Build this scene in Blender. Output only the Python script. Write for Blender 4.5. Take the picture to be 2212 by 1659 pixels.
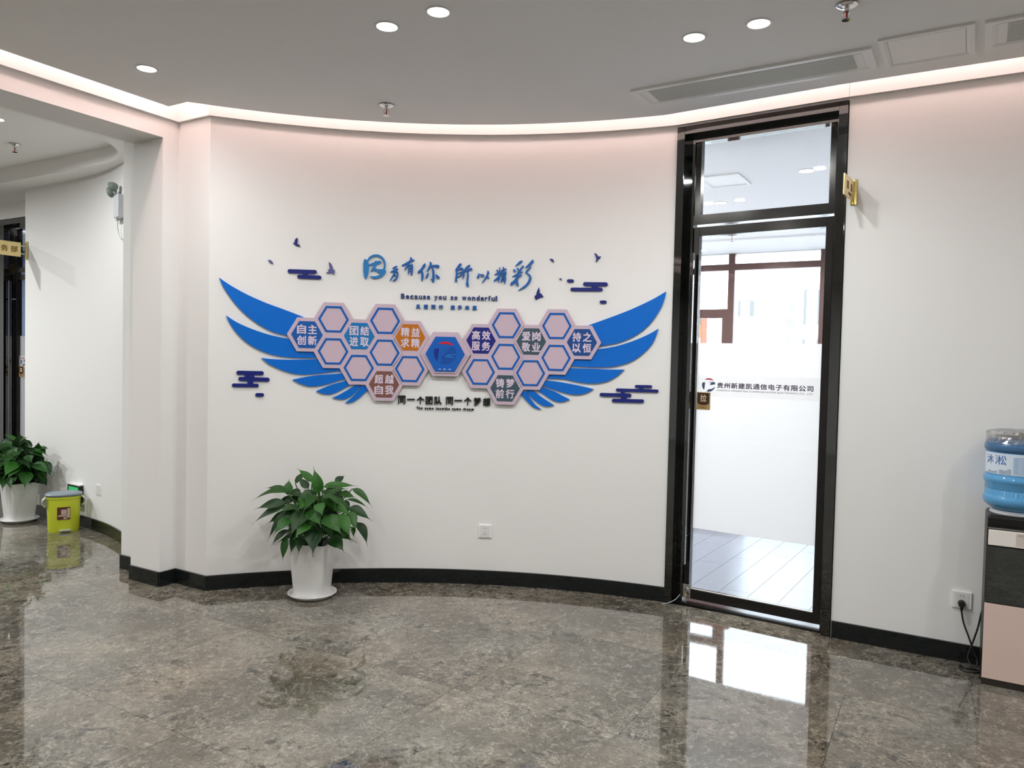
import bpy, bmesh, math, random
from mathutils import Vector, Matrix
from mathutils.geometry import tessellate_polygon

for _o in list(bpy.data.objects):
    bpy.data.objects.remove(_o)
S = bpy.context.scene
COL = S.collection
PI = math.pi
random.seed(11)

# ------------------------------------------------------------------ camera
IW, IH, FPX, EYE = 2212.0, 1659.0, 1620.0, 1.46
PITCH, ROLL = math.radians(1.8), math.radians(1.3)
_fw = Vector((0, math.cos(PITCH), -math.sin(PITCH)))
_up = Vector((0, math.sin(PITCH), math.cos(PITCH)))
_rt = Vector((1, 0, 0))
CR = _rt * math.cos(ROLL) + _up * math.sin(ROLL)
CU = _up * math.cos(ROLL) - _rt * math.sin(ROLL)
CAMP = Vector((0, 0, EYE))
cam_d = bpy.data.cameras.new('camera')
cam_d.sensor_fit = 'HORIZONTAL'
cam_d.sensor_width = 36.0
cam_d.lens = FPX / IW * 36.0
cam_d.clip_start = 0.05
cam_d.clip_end = 200
cam = bpy.data.objects.new('camera', cam_d)
COL.objects.link(cam)
cam.matrix_world = Matrix(((CR.x, CU.x, -_fw.x, 0), (CR.y, CU.y, -_fw.y, 0), (CR.z, CU.z, -_fw.z, EYE), (0, 0, 0, 1)))
S.camera = cam

# ------------------------------------------------------------------ sky, exposure
world = bpy.data.worlds.new('sky')
S.world = world
world.use_nodes = True
_bg = world.node_tree.nodes['Background']
_bg.inputs[0].default_value = (0.84, 0.925, 1.0, 1)
_bg.inputs[1].default_value = 6.0
S.view_settings.view_transform = 'Standard'
S.view_settings.look = 'None'
S.view_settings.exposure = 0.38
S.view_settings.gamma = 1.0
S.view_settings.use_curve_mapping = False
S.cycles.adaptive_threshold = 0.03
S.cycles.adaptive_min_samples = 12
S.cycles.max_bounces = 7
S.cycles.diffuse_bounces = 4
S.cycles.glossy_bounces = 4
S.cycles.transmission_bounces = 4
S.cycles.transparent_max_bounces = 8
S.cycles.caustics_reflective = False
S.cycles.caustics_refractive = False
S.cycles.sample_clamp_indirect = 6.0
DOWNLIGHT_W = 8.4
LED_STRENGTH = 14.5

# ------------------------------------------------------------------ geometry helpers
U1 = Vector((math.cos(math.radians(-30)), math.sin(math.radians(-30))))
U2 = Vector((0.5, math.sqrt(3) / 2))


def ab(a, b, z=0.0):
    p = U1 * a + U2 * b
    return Vector((p.x, p.y, z))


def ray(px, py):
    return _fw + CR * ((px - IW / 2) / FPX) - CU * ((py - IH / 2) / FPX)


def on_floor(px, py, z=0.0):
    d = ray(px, py)
    return CAMP + d * ((z - EYE) / d.z)


def cast(px, py, dist):
    d = ray(px, py)
    return CAMP + d * (dist / math.hypot(d.x, d.y))


def on_b(px, py, b):
    """point of a pixel on the vertical plane b = const: (a, z)"""
    d = ray(px, py)
    t = b / (d.x * U2.x + d.y * U2.y)
    return ((d.x * U1.x + d.y * U1.y) * t, EYE + d.z * t)


# the concave lobby wall: circle in plan
CX, CY, RAD = -0.4697, 1.2013, 3.655


def wp(s, z, t=0.0):
    f = s / RAD
    return Vector((CX + (RAD - t) * math.sin(f), CY + (RAD - t) * math.cos(f), z))


def on_wall(px, py, t=0.0):
    """pixel -> (s, z) on the curved wall, t metres in front of it"""
    d = ray(px, py)
    ox, oy, r = -CX, -CY, RAD - t
    A = d.x ** 2 + d.y ** 2
    B = 2 * (d.x * ox + d.y * oy)
    C = ox * ox + oy * oy - r * r
    k = (-B + math.sqrt(B * B - 4 * A * C)) / (2 * A)
    p = CAMP + d * k
    return (math.atan2(p.x - CX, p.y - CY) * RAD, p.z)


# ------------------------------------------------------------------ materials
MATS = {}


def mat(name, color=(0.8, 0.8, 0.8), rough=0.5, metal=0.0, spec=0.5, emit=None, estr=0.0, coat=0.0, bump=None, vary=None, trans=0.0, ior=1.45):
    if name in MATS:
        return MATS[name]
    m = bpy.data.materials.new(name)
    m.use_nodes = True
    nt = m.node_tree
    b = nt.nodes['Principled BSDF']
    b.inputs['Base Color'].default_value = (*color, 1)
    b.inputs['Roughness'].default_value = rough
    b.inputs['Metallic'].default_value = metal
    b.inputs['Specular IOR Level'].default_value = spec
    b.inputs['Coat Weight'].default_value = coat
    b.inputs['Coat Roughness'].default_value = 0.05
    b.inputs['IOR'].default_value = ior
    b.inputs['Transmission Weight'].default_value = trans
    if emit:
        b.inputs['Emission Color'].default_value = (*emit, 1)
        b.inputs['Emission Strength'].default_value = estr
    if vary or bump:
        tc = nt.nodes.new('ShaderNodeTexCoord')
        nz = nt.nodes.new('ShaderNodeTexNoise')
        nz.inputs['Scale'].default_value = (vary or bump)[0]
        nz.inputs['Detail'].default_value = 5
        nt.links.new(tc.outputs['Object'], nz.inputs['Vector'])
        if vary:
            mx = nt.nodes.new('ShaderNodeMix')
            mx.data_type = 'RGBA'
            mx.inputs[6].default_value = (*color, 1)
            mx.inputs[7].default_value = (*[min(1, c * vary[1]) for c in color], 1)
            nt.links.new(nz.outputs['Fac'], mx.inputs[0])
            nt.links.new(mx.outputs[2], b.inputs['Base Color'])
        if bump:
            bp = nt.nodes.new('ShaderNodeBump')
            bp.inputs['Strength'].default_value = bump[1]
            bp.inputs['Distance'].default_value = 0.002
            nt.links.new(nz.outputs['Fac'], bp.inputs['Height'])
            nt.links.new(bp.outputs['Normal'], b.inputs['Normal'])
    MATS[name] = m
    return m


def glass_mat(name, tint=(0.965, 0.97, 0.97)):
    m = bpy.data.materials.new(name)
    m.use_nodes = True
    nt = m.node_tree
    nt.nodes.remove(nt.nodes['Principled BSDF'])
    out = nt.nodes['Material Output']
    tr = nt.nodes.new('ShaderNodeBsdfTransparent')
    tr.inputs[0].default_value = (*tint, 1)
    gl = nt.nodes.new('ShaderNodeBsdfGlossy')
    gl.inputs['Roughness'].default_value = 0.0
    fr = nt.nodes.new('ShaderNodeFresnel')
    gm = nt.nodes.new('ShaderNodeNewGeometry')
    mr = nt.nodes.new('ShaderNodeMapRange')
    mr.inputs['To Min'].default_value = 1.45
    mr.inputs['To Max'].default_value = 1 / 1.45
    nt.links.new(gm.outputs['Backfacing'], mr.inputs['Value'])
    nt.links.new(mr.outputs[0], fr.inputs[0])
    mx = nt.nodes.new('ShaderNodeMixShader')
    nt.links.new(fr.outputs[0], mx.inputs[0])
    nt.links.new(tr.outputs[0], mx.inputs[1])
    nt.links.new(gl.outputs[0], mx.inputs[2])
    nt.links.new(mx.outputs[0], out.inputs[0])
    MATS[name] = m
    return m


def film_mat(name, color, trans=0.75):
    m = bpy.data.materials.new(name)
    m.use_nodes = True
    nt = m.node_tree
    nt.nodes.remove(nt.nodes['Principled BSDF'])
    out = nt.nodes['Material Output']
    tl = nt.nodes.new('ShaderNodeBsdfTranslucent')
    tl.inputs[0].default_value = (*color, 1)
    df = nt.nodes.new('ShaderNodeBsdfDiffuse')
    df.inputs[0].default_value = (*color, 1)
    mx = nt.nodes.new('ShaderNodeMixShader')
    mx.inputs[0].default_value = 1 - trans
    nt.links.new(tl.outputs[0], mx.inputs[1])
    nt.links.new(df.outputs[0], mx.inputs[2])
    nt.links.new(mx.outputs[0], out.inputs[0])
    MATS[name] = m
    return m


def band_mat():
    if 'clear_band' in MATS:
        return MATS['clear_band']
    m = bpy.data.materials.new('clear_band')
    m.use_nodes = True
    nt = m.node_tree
    nt.nodes.remove(nt.nodes['Principled BSDF'])
    tr = nt.nodes.new('ShaderNodeBsdfTransparent')
    df = nt.nodes.new('ShaderNodeBsdfDiffuse')
    df.inputs[0].default_value = (0.9, 0.9, 0.9, 1)
    mx = nt.nodes.new('ShaderNodeMixShader')
    mx.inputs[0].default_value = 0.12
    nt.links.new(tr.outputs[0], mx.inputs[1])
    nt.links.new(df.outputs[0], mx.inputs[2])
    nt.links.new(mx.outputs[0], nt.nodes['Material Output'].inputs[0])
    MATS['clear_band'] = m
    return m


def marble_mat():
    m = bpy.data.materials.new('grey_marble')
    m.use_nodes = True
    nt = m.node_tree
    N, L = nt.nodes, nt.links
    b = N['Principled BSDF']
    geo = N.new('ShaderNodeNewGeometry')
    oi = N.new('ShaderNodeObjectInfo')
    sc = N.new('ShaderNodeVectorMath'); sc.operation = 'SCALE'
    comb = N.new('ShaderNodeCombineXYZ')
    for k in range(3):
        L.new(oi.outputs['Random'], comb.inputs[k])
    L.new(comb.outputs[0], sc.inputs[0]); sc.inputs['Scale'].default_value = 37.0
    add = N.new('ShaderNodeVectorMath'); add.operation = 'ADD'
    L.new(geo.outputs['Position'], add.inputs[0]); L.new(sc.outputs[0], add.inputs[1])

    def noise(scale, detail, vec, rough=0.6, dist=0.0):
        n = N.new('ShaderNodeTexNoise')
        n.inputs['Scale'].default_value = scale; n.inputs['Detail'].default_value = detail
        n.inputs['Roughness'].default_value = rough; n.inputs['Distortion'].default_value = dist
        L.new(vec, n.inputs['Vector'])
        return n

    def ramp(fac, stops):
        r = N.new('ShaderNodeValToRGB')
        while len(r.color_ramp.elements) < len(stops):
            r.color_ramp.elements.new(0.5)
        for e, (p, c) in zip(r.color_ramp.elements, stops):
            e.position = p
            e.color = (*c, 1) if not isinstance(c, float) else (c, c, c, 1)
        L.new(fac, r.inputs[0])
        return r

    def mixc(fac, a, c, blend='MIX'):
        x = N.new('ShaderNodeMix'); x.data_type = 'RGBA'; x.blend_type = blend
        for sock, v in ((0, fac), (6, a), (7, c)):
            if isinstance(v, float):
                x.inputs[sock].default_value = v
            elif isinstance(v, tuple):
                x.inputs[sock].default_value = (*v, 1)
            else:
                L.new(v, x.inputs[sock])
        return x.outputs[2]

    # warp
    wn = noise(2.6, 3, add.outputs[0])
    ws = N.new('ShaderNodeVectorMath'); ws.operation = 'SCALE'; ws.inputs['Scale'].default_value = 0.13
    L.new(wn.outputs['Color'], ws.inputs[0])
    wv = N.new('ShaderNodeVectorMath'); wv.operation = 'ADD'
    L.new(add.outputs[0], wv.inputs[0]); L.new(ws.outputs[0], wv.inputs[1])
    W = wv.outputs[0]
    base = ramp(noise(2.4, 7, W, 0.66).outputs['Fac'], [(0.32, (0.074, 0.068, 0.056)), (0.5, (0.124, 0.114, 0.096)), (0.68, (0.22, 0.203, 0.172))])
    # dark flecks gathered in patches
    fleck = ramp(noise(15, 7, W, 0.72, 0.3).outputs['Fac'], [(0.39, 1.0), (0.47, 0.0)])
    patch = ramp(noise(3.3, 4, W).outputs['Fac'], [(0.42, 0.12), (0.58, 1.0)])
    pm = mixc(1.0, fleck.outputs[0], patch.outputs[0], 'MULTIPLY')
    c1 = mixc(pm, base.outputs[0], (0.028, 0.027, 0.022))
    # pale flecks and wispy crackle
    pale = ramp(noise(30, 7, W, 0.72, 0.8).outputs['Fac'], [(0.54, 0.0), (0.63, 0.6)])
    c2 = mixc(pale.outputs[0], c1, (0.34, 0.325, 0.285))

    def ridge(scale, width, amt, vec, col, cin, dist=1.2, mask=None):
        n = noise(scale, 8, vec, 0.68, dist)
        sb = N.new('ShaderNodeMath'); sb.operation = 'SUBTRACT'; sb.inputs[1].default_value = 0.5
        L.new(n.outputs['Fac'], sb.inputs[0])
        av = N.new('ShaderNodeMath'); av.operation = 'ABSOLUTE'
        L.new(sb.outputs[0], av.inputs[0])
        r_ = ramp(av.outputs[0], [(0.0, amt), (width, 0.0)])
        f_ = r_.outputs[0]
        if mask is not None:
            f_ = mixc(1.0, f_, mask, 'MULTIPLY')
        return mixc(f_, cin, col)

    c2b = ridge(7, 0.016, 0.7, W, (0.34, 0.32, 0.28), c2, 0.3, patch.outputs[0])
    c3 = ridge(1.3, 0.005, 0.6, W, (0.38, 0.355, 0.31), c2b, 0.2)
    hue = ramp(noise(1.1, 2, geo.outputs['Position']).outputs['Fac'], [(0.35, (0.98, 1.0, 0.99)), (0.65, (1.08, 1.0, 0.90))])
    c4 = mixc(1.0, c3, hue.outputs[0], 'MULTIPLY')
    grain = ramp(noise(75, 4, W, 0.7).outputs['Fac'], [(0.34, 0.62), (0.66, 1.25)])
    c4 = mixc(1.0, c4, grain.outputs[0], 'MULTIPLY')
    L.new(c4, b.inputs['Base Color'])
    b.inputs['Roughness'].default_value = 0.035
    b.inputs['Specular IOR Level'].default_value = 1.0
    b.inputs['IOR'].default_value = 1.55
    MATS['grey_marble'] = m
    return m


WHITE = mat('wall_paint', (0.80, 0.795, 0.785), 0.65, spec=0.25, bump=(180, 0.06))
CEILM = mat('ceiling_paint', (0.88, 0.87, 0.86), 0.8, spec=0.2)
BLACKSTONE = mat('black_skirting', (0.008, 0.010, 0.010), 0.08, spec=0.55, vary=(9, 1.6))
MARBLE = marble_mat()
CHROME = mat('black_mirror_steel', (0.125, 0.13, 0.13), 0.04, metal=1.0)
FRAME = mat('dark_bronze_frame', (0.040, 0.038, 0.036), 0.18, metal=0.8)
GLASS = glass_mat('clear_glass')
FILM = film_mat('frosted_film', (0.83, 0.82, 0.82))
STEEL = mat('brushed_steel', (0.55, 0.54, 0.52), 0.28, metal=1.0)
SILVER = mat('polished_chrome', (0.8, 0.8, 0.8), 0.08, metal=1.0)
GOLD = mat('gold_plate', (0.80, 0.64, 0.30), 0.25, metal=0.65, vary=(30, 0.92))
GOLDB = mat('gold_polished', (0.95, 0.78, 0.25), 0.12, metal=1.0)
BROWNTXT = mat('engraved_brown', (0.20, 0.11, 0.02), 0.5)
LILAC = mat('lilac_board', (0.56, 0.44, 0.53), 0.24, spec=0.5)
BLUE = mat('azure_acrylic', (0.002, 0.125, 0.53), 0.25, spec=0.4, vary=(3.0, 1.25))
RINGB = mat('blue_print', (0.004, 0.10, 0.42), 0.25)
NAVY = mat('navy_acrylic', (0.010, 0.018, 0.17), 0.25)
PALENAVY = mat('violet_grey_acrylic', (0.10, 0.11, 0.27), 0.25)
TXTBLUE = mat('text_blue', (0.004, 0.105, 0.40), 0.3)
LIGHTBLUE = mat('sky_blue_acrylic', (0.03, 0.20, 0.50), 0.2)
INK = mat('black_acrylic', (0.006, 0.006, 0.007), 0.3)
LETTERB = mat('slate_blue_acrylic', (0.02, 0.045, 0.19), 0.3)
PALETXT = mat('pale_lilac_print', (0.66, 0.56, 0.68), 0.35)
POTW = mat('white_plastic', (0.78, 0.78, 0.77), 0.32, spec=0.45)
SOIL = mat('potting_soil', (0.03, 0.02, 0.012), 0.95, bump=(60, 1.0))
PLATEW = mat('white_switch_plastic', (0.82, 0.82, 0.81), 0.3)
DARKH = mat('dark_slot', (0.02, 0.02, 0.02), 0.5)


# ------------------------------------------------------------------ mesh builder
class MB:
    def __init__(self):
        self.v, self.f = [], []

    def add(self, vs, fs):
        n = len(self.v)
        self.v += [Vector(p) for p in vs]
        self.f += [[i + n for i in q] for q in fs]
        return self

    def box(self, o, x, y, z, x0, x1, y0, y1, z0, z1):
        """box in a local frame: origin o, axes x, y, z"""
        pts = [o + x * i + y * j + z * k for k in (z0, z1) for j in (y0, y1) for i in (x0, x1)]
        return self.add(pts, [(0, 2, 3, 1), (4, 5, 7, 6), (0, 1, 5, 4), (2, 6, 7, 3), (0, 4, 6, 2), (1, 3, 7, 5)])

    def prism(self, poly, z0, z1, holes=()):
        """vertical prism from plan polygons"""
        loops = [list(poly)] + [list(h) for h in holes]
        flat = [Vector((p[0], p[1], 0)) for l in loops for p in l]
        tris = tessellate_polygon([[Vector((p[0], p[1], 0)) for p in l] for l in loops])
        n = len(flat)
        vs = [(p.x, p.y, z0) for p in flat] + [(p.x, p.y, z1) for p in flat]
        fs = [tuple(t) for t in tris] + [tuple(i + n for i in reversed(t)) for t in tris]
        k = 0
        for l in loops:
            m = len(l)
            for i in range(m):
                j = (i + 1) % m
                fs.append((k + i, k + j, k + j + n, k + i + n))
            k += m
        return self.add(vs, fs)

    def tube(self, pts, r, n=8, cap=True):
        pts = [Vector(p) for p in pts]
        rs = r if isinstance(r, (list, tuple)) else [r] * len(pts)
        base = len(self.v)
        up = None
        for i, p in enumerate(pts):
            d = (pts[min(i + 1, len(pts) - 1)] - pts[max(i - 1, 0)]).normalized()
            if up is None:
                up = d.orthogonal().normalized()
            up = (up - d * up.dot(d))
            up = up.normalized() if up.length > 1e-6 else d.orthogonal().normalized()
            w = d.cross(up)
            for k in range(n):
                a = 2 * PI * k / n
                self.v.append(p + (up * math.cos(a) + w * math.sin(a)) * rs[i])
        for i in range(len(pts) - 1):
            for k in range(n):
                k2 = (k + 1) % n
                self.f.append([base + i * n + k, base + i * n + k2, base + (i + 1) * n + k2, base + (i + 1) * n + k])
        if cap:
            self.f.append([base + k for k in reversed(range(n))])
            self.f.append([base + (len(pts) - 1) * n + k for k in range(n)])
        return self

    def lathe(self, o, prof, n=32, ax=Vector((0, 0, 1)), sx=1.0, sy=1.0, rot=0.0):
        """profile [(r, h)] turned round axis ax at o"""
        ax = ax.normalized()
        x = Vector((1, 0, 0)) if abs(ax.z) > 0.9 else ax.orthogonal().normalized()
        y = ax.cross(x)
        base = len(self.v)
        for r, h in prof:
            for k in range(n):
                a = 2 * PI * k / n + rot
                self.v.append(o + ax * h + x * (math.cos(a) * r * sx) + y * (math.sin(a) * r * sy))
        for i in range(len(prof) - 1):
            for k in range(n):
                k2 = (k + 1) % n
                self.f.append([base + i * n + k, base + i * n + k2, base + (i + 1) * n + k2, base + (i + 1) * n + k])
        if prof[0][0] > 1e-5:
            self.f.append([base + k for k in reversed(range(n))])
        if prof[-1][0] > 1e-5:
            self.f.append([base + (len(prof) - 1) * n + k for k in range(n)])
        return self

    def build(self, name, material, parent=None, smooth=None, bevel=0.0):
        org = Vector((0, 0, 0))
        p = parent
        while p is not None:
            org += p.location
            p = p.parent
        me = bpy.data.meshes.new(name)
        me.from_pydata([tuple(q - org) for q in self.v], [], self.f)
        bm = bmesh.new(); bm.from_mesh(me)
        bmesh.ops.remove_doubles(bm, verts=bm.verts, dist=1e-5)
        bmesh.ops.recalc_face_normals(bm, faces=bm.faces)
        if bevel:
            bmesh.ops.bevel(bm, geom=list(bm.edges), offset=bevel, segments=2, profile=0.5, affect='EDGES', clamp_overlap=True)
        bm.to_mesh(me); bm.free()
        return link(name, me, material, parent, smooth)


def link(name, me, material, parent=None, smooth=None):
    me.materials.clear()
    me.materials.append(material)
    if smooth is not None:
        for q in me.polygons:
            q.use_smooth = True
        me.set_sharp_from_angle(angle=math.radians(smooth))
    o = bpy.data.objects.new(name, me)
    COL.objects.link(o)
    if parent is not None:
        o.parent = parent
    return o


def tag(o, label, cat, group=None):
    o['label'] = label
    o['category'] = cat
    if group:
        o['group'] = group
    return o


def thing(name, loc, label, cat, group=None):
    o = bpy.data.objects.new(name, None)
    o.empty_display_size = 0.05
    COL.objects.link(o)
    o.location = loc
    return tag(o, label, cat, group)


def struct(o):
    o['kind'] = 'structure'
    return o


def sroot(name, loc=(0, 0, 0)):
    o = bpy.data.objects.new(name, None)
    o.empty_display_size = 0.05
    COL.objects.link(o)
    o.location = loc
    return struct(o)


def copy_tree(o, parent=None):
    c = o.copy()
    COL.objects.link(c)
    c.parent = parent
    for ch in list(o.children):
        copy_tree(ch, c)
    return c


Z = Vector((0, 0, 1))


def v3(p2):
    return Vector((p2.x, p2.y, 0))


# flat text -> list of (verts2d+depth, faces); CJK glyphs come with the program's own typeface
_tcache = {}


def glyphs(txt, bold=0.0, space=1.0, res=2):
    key = (txt, bold, space)
    if key in _tcache:
        return _tcache[key]
    cu = bpy.data.curves.new('txt', 'FONT')
    cu.body = txt
    cu.extrude = 0.5
    cu.offset = bold
    cu.space_character = space
    cu.resolution_u = res
    ob = bpy.data.objects.new('txt', cu)
    COL.objects.link(ob)
    dg = bpy.context.evaluated_depsgraph_get()
    me = bpy.data.meshes.new_from_object(ob.evaluated_get(dg))
    vs = [v.co.copy() for v in me.vertices]
    fs = [list(p.vertices) for p in me.polygons]
    bpy.data.objects.remove(ob)
    bpy.data.curves.remove(cu)
    bpy.data.meshes.remove(me)
    x0 = min(v.x for v in vs); x1 = max(v.x for v in vs)
    y0 = min(v.y for v in vs); y1 = max(v.y for v in vs)
    _tcache[key] = (vs, fs, (x0, x1, y0, y1))
    return _tcache[key]


def text_mb(txt, fn, bold=0.0, space=1.0):
    if bold > 0:
        vs, fs, (x0, x1, y0, y1) = glyphs(txt, 0.0, space)
        w, h = x1 - x0 + 2 * bold, max(1e-6, y1 - y0) + 2 * bold
        m = MB()
        for k, (dx, dy) in enumerate(((-bold, -bold), (bold, -bold), (-bold, bold), (bold, bold), (0, 0))):
            m.add([fn((v.x - x0 + bold + dx) / w, (v.y - y0 + bold + dy) / h, (v.z + 0.5) * (1 - 0.012 * k)) for v in vs], fs)
        return m
    return text_plain(txt, fn, bold, space)


def text_plain(txt, fn, bold=0.0, space=1.0):
    """fn(x 0..1, y 0..1, d 0..1) -> world point; the text's bounding box is the unit square"""
    vs, fs, (x0, x1, y0, y1) = glyphs(txt, bold, space)
    m = MB()
    m.add([fn((v.x - x0) / (x1 - x0), (v.y - y0) / max(1e-6, (y1 - y0)), v.z + 0.5) for v in vs], fs)
    return m


def flat_text(name, txt, o, x, y, n, w, h, depth, material, parent, bold=0.0, space=1.0):
    """text on a plane: o = lower left corner, x / y unit axes, n = outward"""
    return text_mb(txt, lambda i, j, d: o + x * (i * w) + y * (j * h) + n * (d * depth), bold, space).build(name, material, parent)


# ------------------------------------------------------------------ wall paths
def mitre(pts, t, closed=False):
    """offset an open plan polyline to its right-hand (room) side by t"""
    out = []
    n = len(pts)
    for i in range(n):
        d0 = (pts[i] - pts[i - 1]).normalized() if i > 0 else None
        d1 = (pts[i + 1] - pts[i]).normalized() if i < n - 1 else None
        n0 = Vector((d0.y, -d0.x)) if d0 else None
        n1 = Vector((d1.y, -d1.x)) if d1 else None
        if n0 is None:
            out.append(pts[i] + n1 * t)
        elif n1 is None:
            out.append(pts[i] + n0 * t)
        else:
            m = (n0 + n1)
            m = m / m.length
            out.append(pts[i] + m * (t / max(0.2, m.dot(n0))))
    return out


def strip(pts, prof, name, material, smooth=30, parent=None):
    """sweep a closed profile [(t, z)] along a plan polyline"""
    m = MB()
    rows = [[Vector((q.x, q.y, z)) for q in mitre(pts, t)] for t, z in prof]
    n, k = len(pts), len(prof)
    vs = [p for row in rows for p in row]
    fs = []
    for j in range(k):
        j2 = (j + 1) % k
        for i in range(n - 1):
            fs.append((j * n + i, j * n + i + 1, j2 * n + i + 1, j2 * n + i))
    fs.append([j * n for j in range(k)])
    fs.append([j * n + n - 1 for j in reversed(range(k))])
    m.add(vs, fs)
    return m.build(name, material, parent, smooth)


def p2(a, b):
    q = ab(a, b)
    return Vector((q.x, q.y))


PC, PD, PE = p2(-4.199, 2.93), p2(-4.199, 3.042), p2(-3.904, 3.042)
_f0 = math.atan2(PE.x - CX, PE.y - CY)
DL, DR = Vector((0.961, 4.547)), Vector((1.759, 4.028))
_f1 = math.atan2(DL.x - CX, DL.y - CY)
NARC = 48
ARC = [Vector((CX + RAD * math.sin(_f0 + (_f1 - _f0) * i / NARC), CY + RAD * math.cos(_f0 + (_f1 - _f0) * i / NARC))) for i in range(NARC + 1)]
DL = ARC[-1]
RW0, RW1 = DR, p2(4.6, 4.367)
ZW, ZLIP, ZTOP, ZC = 2.88, 2.893, 3.15, 2.885
WALLPROF = [(0, 0), (0, ZW), (0.0, ZLIP), (0.022, ZLIP), (0.022, ZTOP), (-0.12, ZTOP), (-0.12, 0)]
HEADPROF = [(0, ZW), (0.0, ZLIP), (0.022, ZLIP), (0.022, ZTOP), (-0.12, ZTOP), (-0.12, ZW)]

struct(strip([PC, PD] + ARC[0:], WALLPROF, 'wall_front', WHITE))
struct(strip([DL, RW0], HEADPROF, 'trim_1', WHITE))
struct(strip([RW0, RW1], WALLPROF, 'wall_right', WHITE))
BEAMPROF = [(0, 2.777), (0, ZW), (0.0, ZLIP), (0.022, ZLIP), (0.022, ZTOP), (-0.3, ZTOP), (-0.3, 2.777)]
struct(strip([p2(-4.199, -4.6), PC], BEAMPROF, 'trim_2', WHITE))
cb = MB()
cb.prism([p2(-4.495, 2.9305), p2(-4.205, 2.9305), p2(-4.205, 3.3), p2(-4.495, 3.3)], 0, 2.9)
cb.prism([p2(-4.776, 3.046), p2(-4.49, 3.046), p2(-4.49, 3.6), p2(-4.776, 3.6)], 0, 2.9)
struct(cb.build('wall_column', WHITE))
ALC = [(-7.12, 3.625), (-6.6, 3.615), (-6.2, 3.598), (-5.95, 3.572), (-5.7, 3.53), (-5.414, 3.449), (-5.2, 3.37), (-5.0, 3.28), (-4.78, 3.18), (-4.7, 3.15)]


def catmull(P, n=5):
    out = []
    for i in range(len(P) - 1):
        a, b, c, d = P[max(0, i - 1)], P[i], P[i + 1], P[min(len(P) - 1, i + 2)]
        for k in range(n):
            t = k / n
            out.append(tuple(0.5 * ((2 * b[j]) + (c[j] - a[j]) * t + (2 * a[j] - 5 * b[j] + 4 * c[j] - d[j]) * t * t + (3 * b[j] - a[j] - 3 * c[j] + d[j]) * t ** 3) for j in range(len(b))))
    out.append(tuple(P[-1]))
    return out


ALCP = [p2(*q) for q in catmull(ALC[:-1], 5)]
struct(strip([p2(-7.12, 3.87)] + ALCP, [(0, 0), (0, 2.9), (-0.1, 2.9), (-0.1, 0)], 'wall_corridor', WHITE))
# recessed wall round the corridor office door
m = MB()
m.prism([p2(-11, 3.87), p2(-8.54, 3.87), p2(-8.54, 4.0), p2(-11, 4.0)], 0, 2.9)
m.prism([p2(-8.54, 3.87), p2(-6.6, 3.87), p2(-6.6, 4.0), p2(-8.54, 4.0)], 2.72, 2.9)
m.prism([p2(-7.08, 3.88), p2(-6.6, 3.88), p2(-6.6, 4.0), p2(-7.08, 4.0)], 0, 2.72)
struct(m.build('wall_recess', WHITE))
# walls of the lobby and the corridor behind the camera
m = MB(); m.prism([p2(4.6, -4.7), p2(4.75, -4.7), p2(4.75, 4.6), p2(4.6, 4.6)], 0, ZTOP)
struct(m.build('wall_east', WHITE))
m = MB(); m.prism([p2(-11, -4.8), p2(4.75, -4.8), p2(4.75, -4.6), p2(-11, -4.6)], 0, ZTOP)
struct(m.build('wall_south', WHITE))
m = MB(); m.prism([p2(-11.1, -4.8), p2(-10.9, -4.8), p2(-10.9, 4.0), p2(-11.1, 4.0)], 0, ZTOP)
struct(m.build('wall_west', WHITE))

# skirting
SK = [(0.0005, 0), (0.0005, 0.0915), (0.012, 0.0905), (0.012, 0)]
struct(strip([PC, PD] + ARC, SK, 'baseboard_front', BLACKSTONE))
struct(strip([RW0 + (RW1 - RW0).normalized() * 0.004, RW1], SK, 'baseboard_right', BLACKSTONE))
struct(strip([p2(-4.776, 3.046), p2(-4.495, 3.046)], SK, 'baseboard_step', BLACKSTONE))
struct(strip([p2(-4.495, 2.9305), p2(-4.199, 2.9305)], SK, 'baseboard_column', BLACKSTONE))
struct(strip(ALCP, SK, 'baseboard_corridor', BLACKSTONE))
struct(strip([p2(-10.9, 3.87), p2(-8.54, 3.87)], SK, 'baseboard_recess', BLACKSTONE))

# ceilings
EDGE = [p2(-4.199, -4.6), PD] + ARC + [RW0, RW1]


def edge_off(t):
    q = mitre(EDGE, t)
    return q


_e = edge_off(0.25)
m = MB(); m.prism(_e + [p2(4.6, -4.6)], ZC, ZC + 0.045)
CEIL = struct(m.build('ceiling', CEILM))
m = MB(); m.prism([p2(-4.6, -4.8), p2(4.75, -4.8), p2(4.75, 4.75), p2(-4.6, 4.75)], ZTOP, ZTOP + 0.05)
struct(m.build('ceiling_cove', WHITE))


def rrect(a0, a1, b0, b1, r, n=14):
    out = []
    for ca, cb_, st in ((a1 - r, b1 - r, 0), (a0 + r, b1 - r, 90), (a0 + r, b0 + r, 180), (a1 - r, b0 + r, 270)):
        for k in range(n + 1):
            t = math.radians(st + 90 * k / n)
            out.append(p2(ca + r * math.cos(t), cb_ + r * math.sin(t)))
    return out


TRAY = rrect(-10.3, -4.88, -4.0, 3.40, 0.72)
m = MB(); m.prism([p2(-11, -4.7), p2(-4.49, -4.7), p2(-4.49, 4.0), p2(-11, 4.0)], 2.88, 3.0, [TRAY])
struct(m.build('ceiling_corridor', CEILM, None, 30))
m = MB(); m.prism([p2(-11, -4.7), p2(-4.49, -4.7), p2(-4.49, 4.0), p2(-11, 4.0)], 3.0, 3.04)
struct(m.build('ceiling_tray', CEILM))

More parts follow.
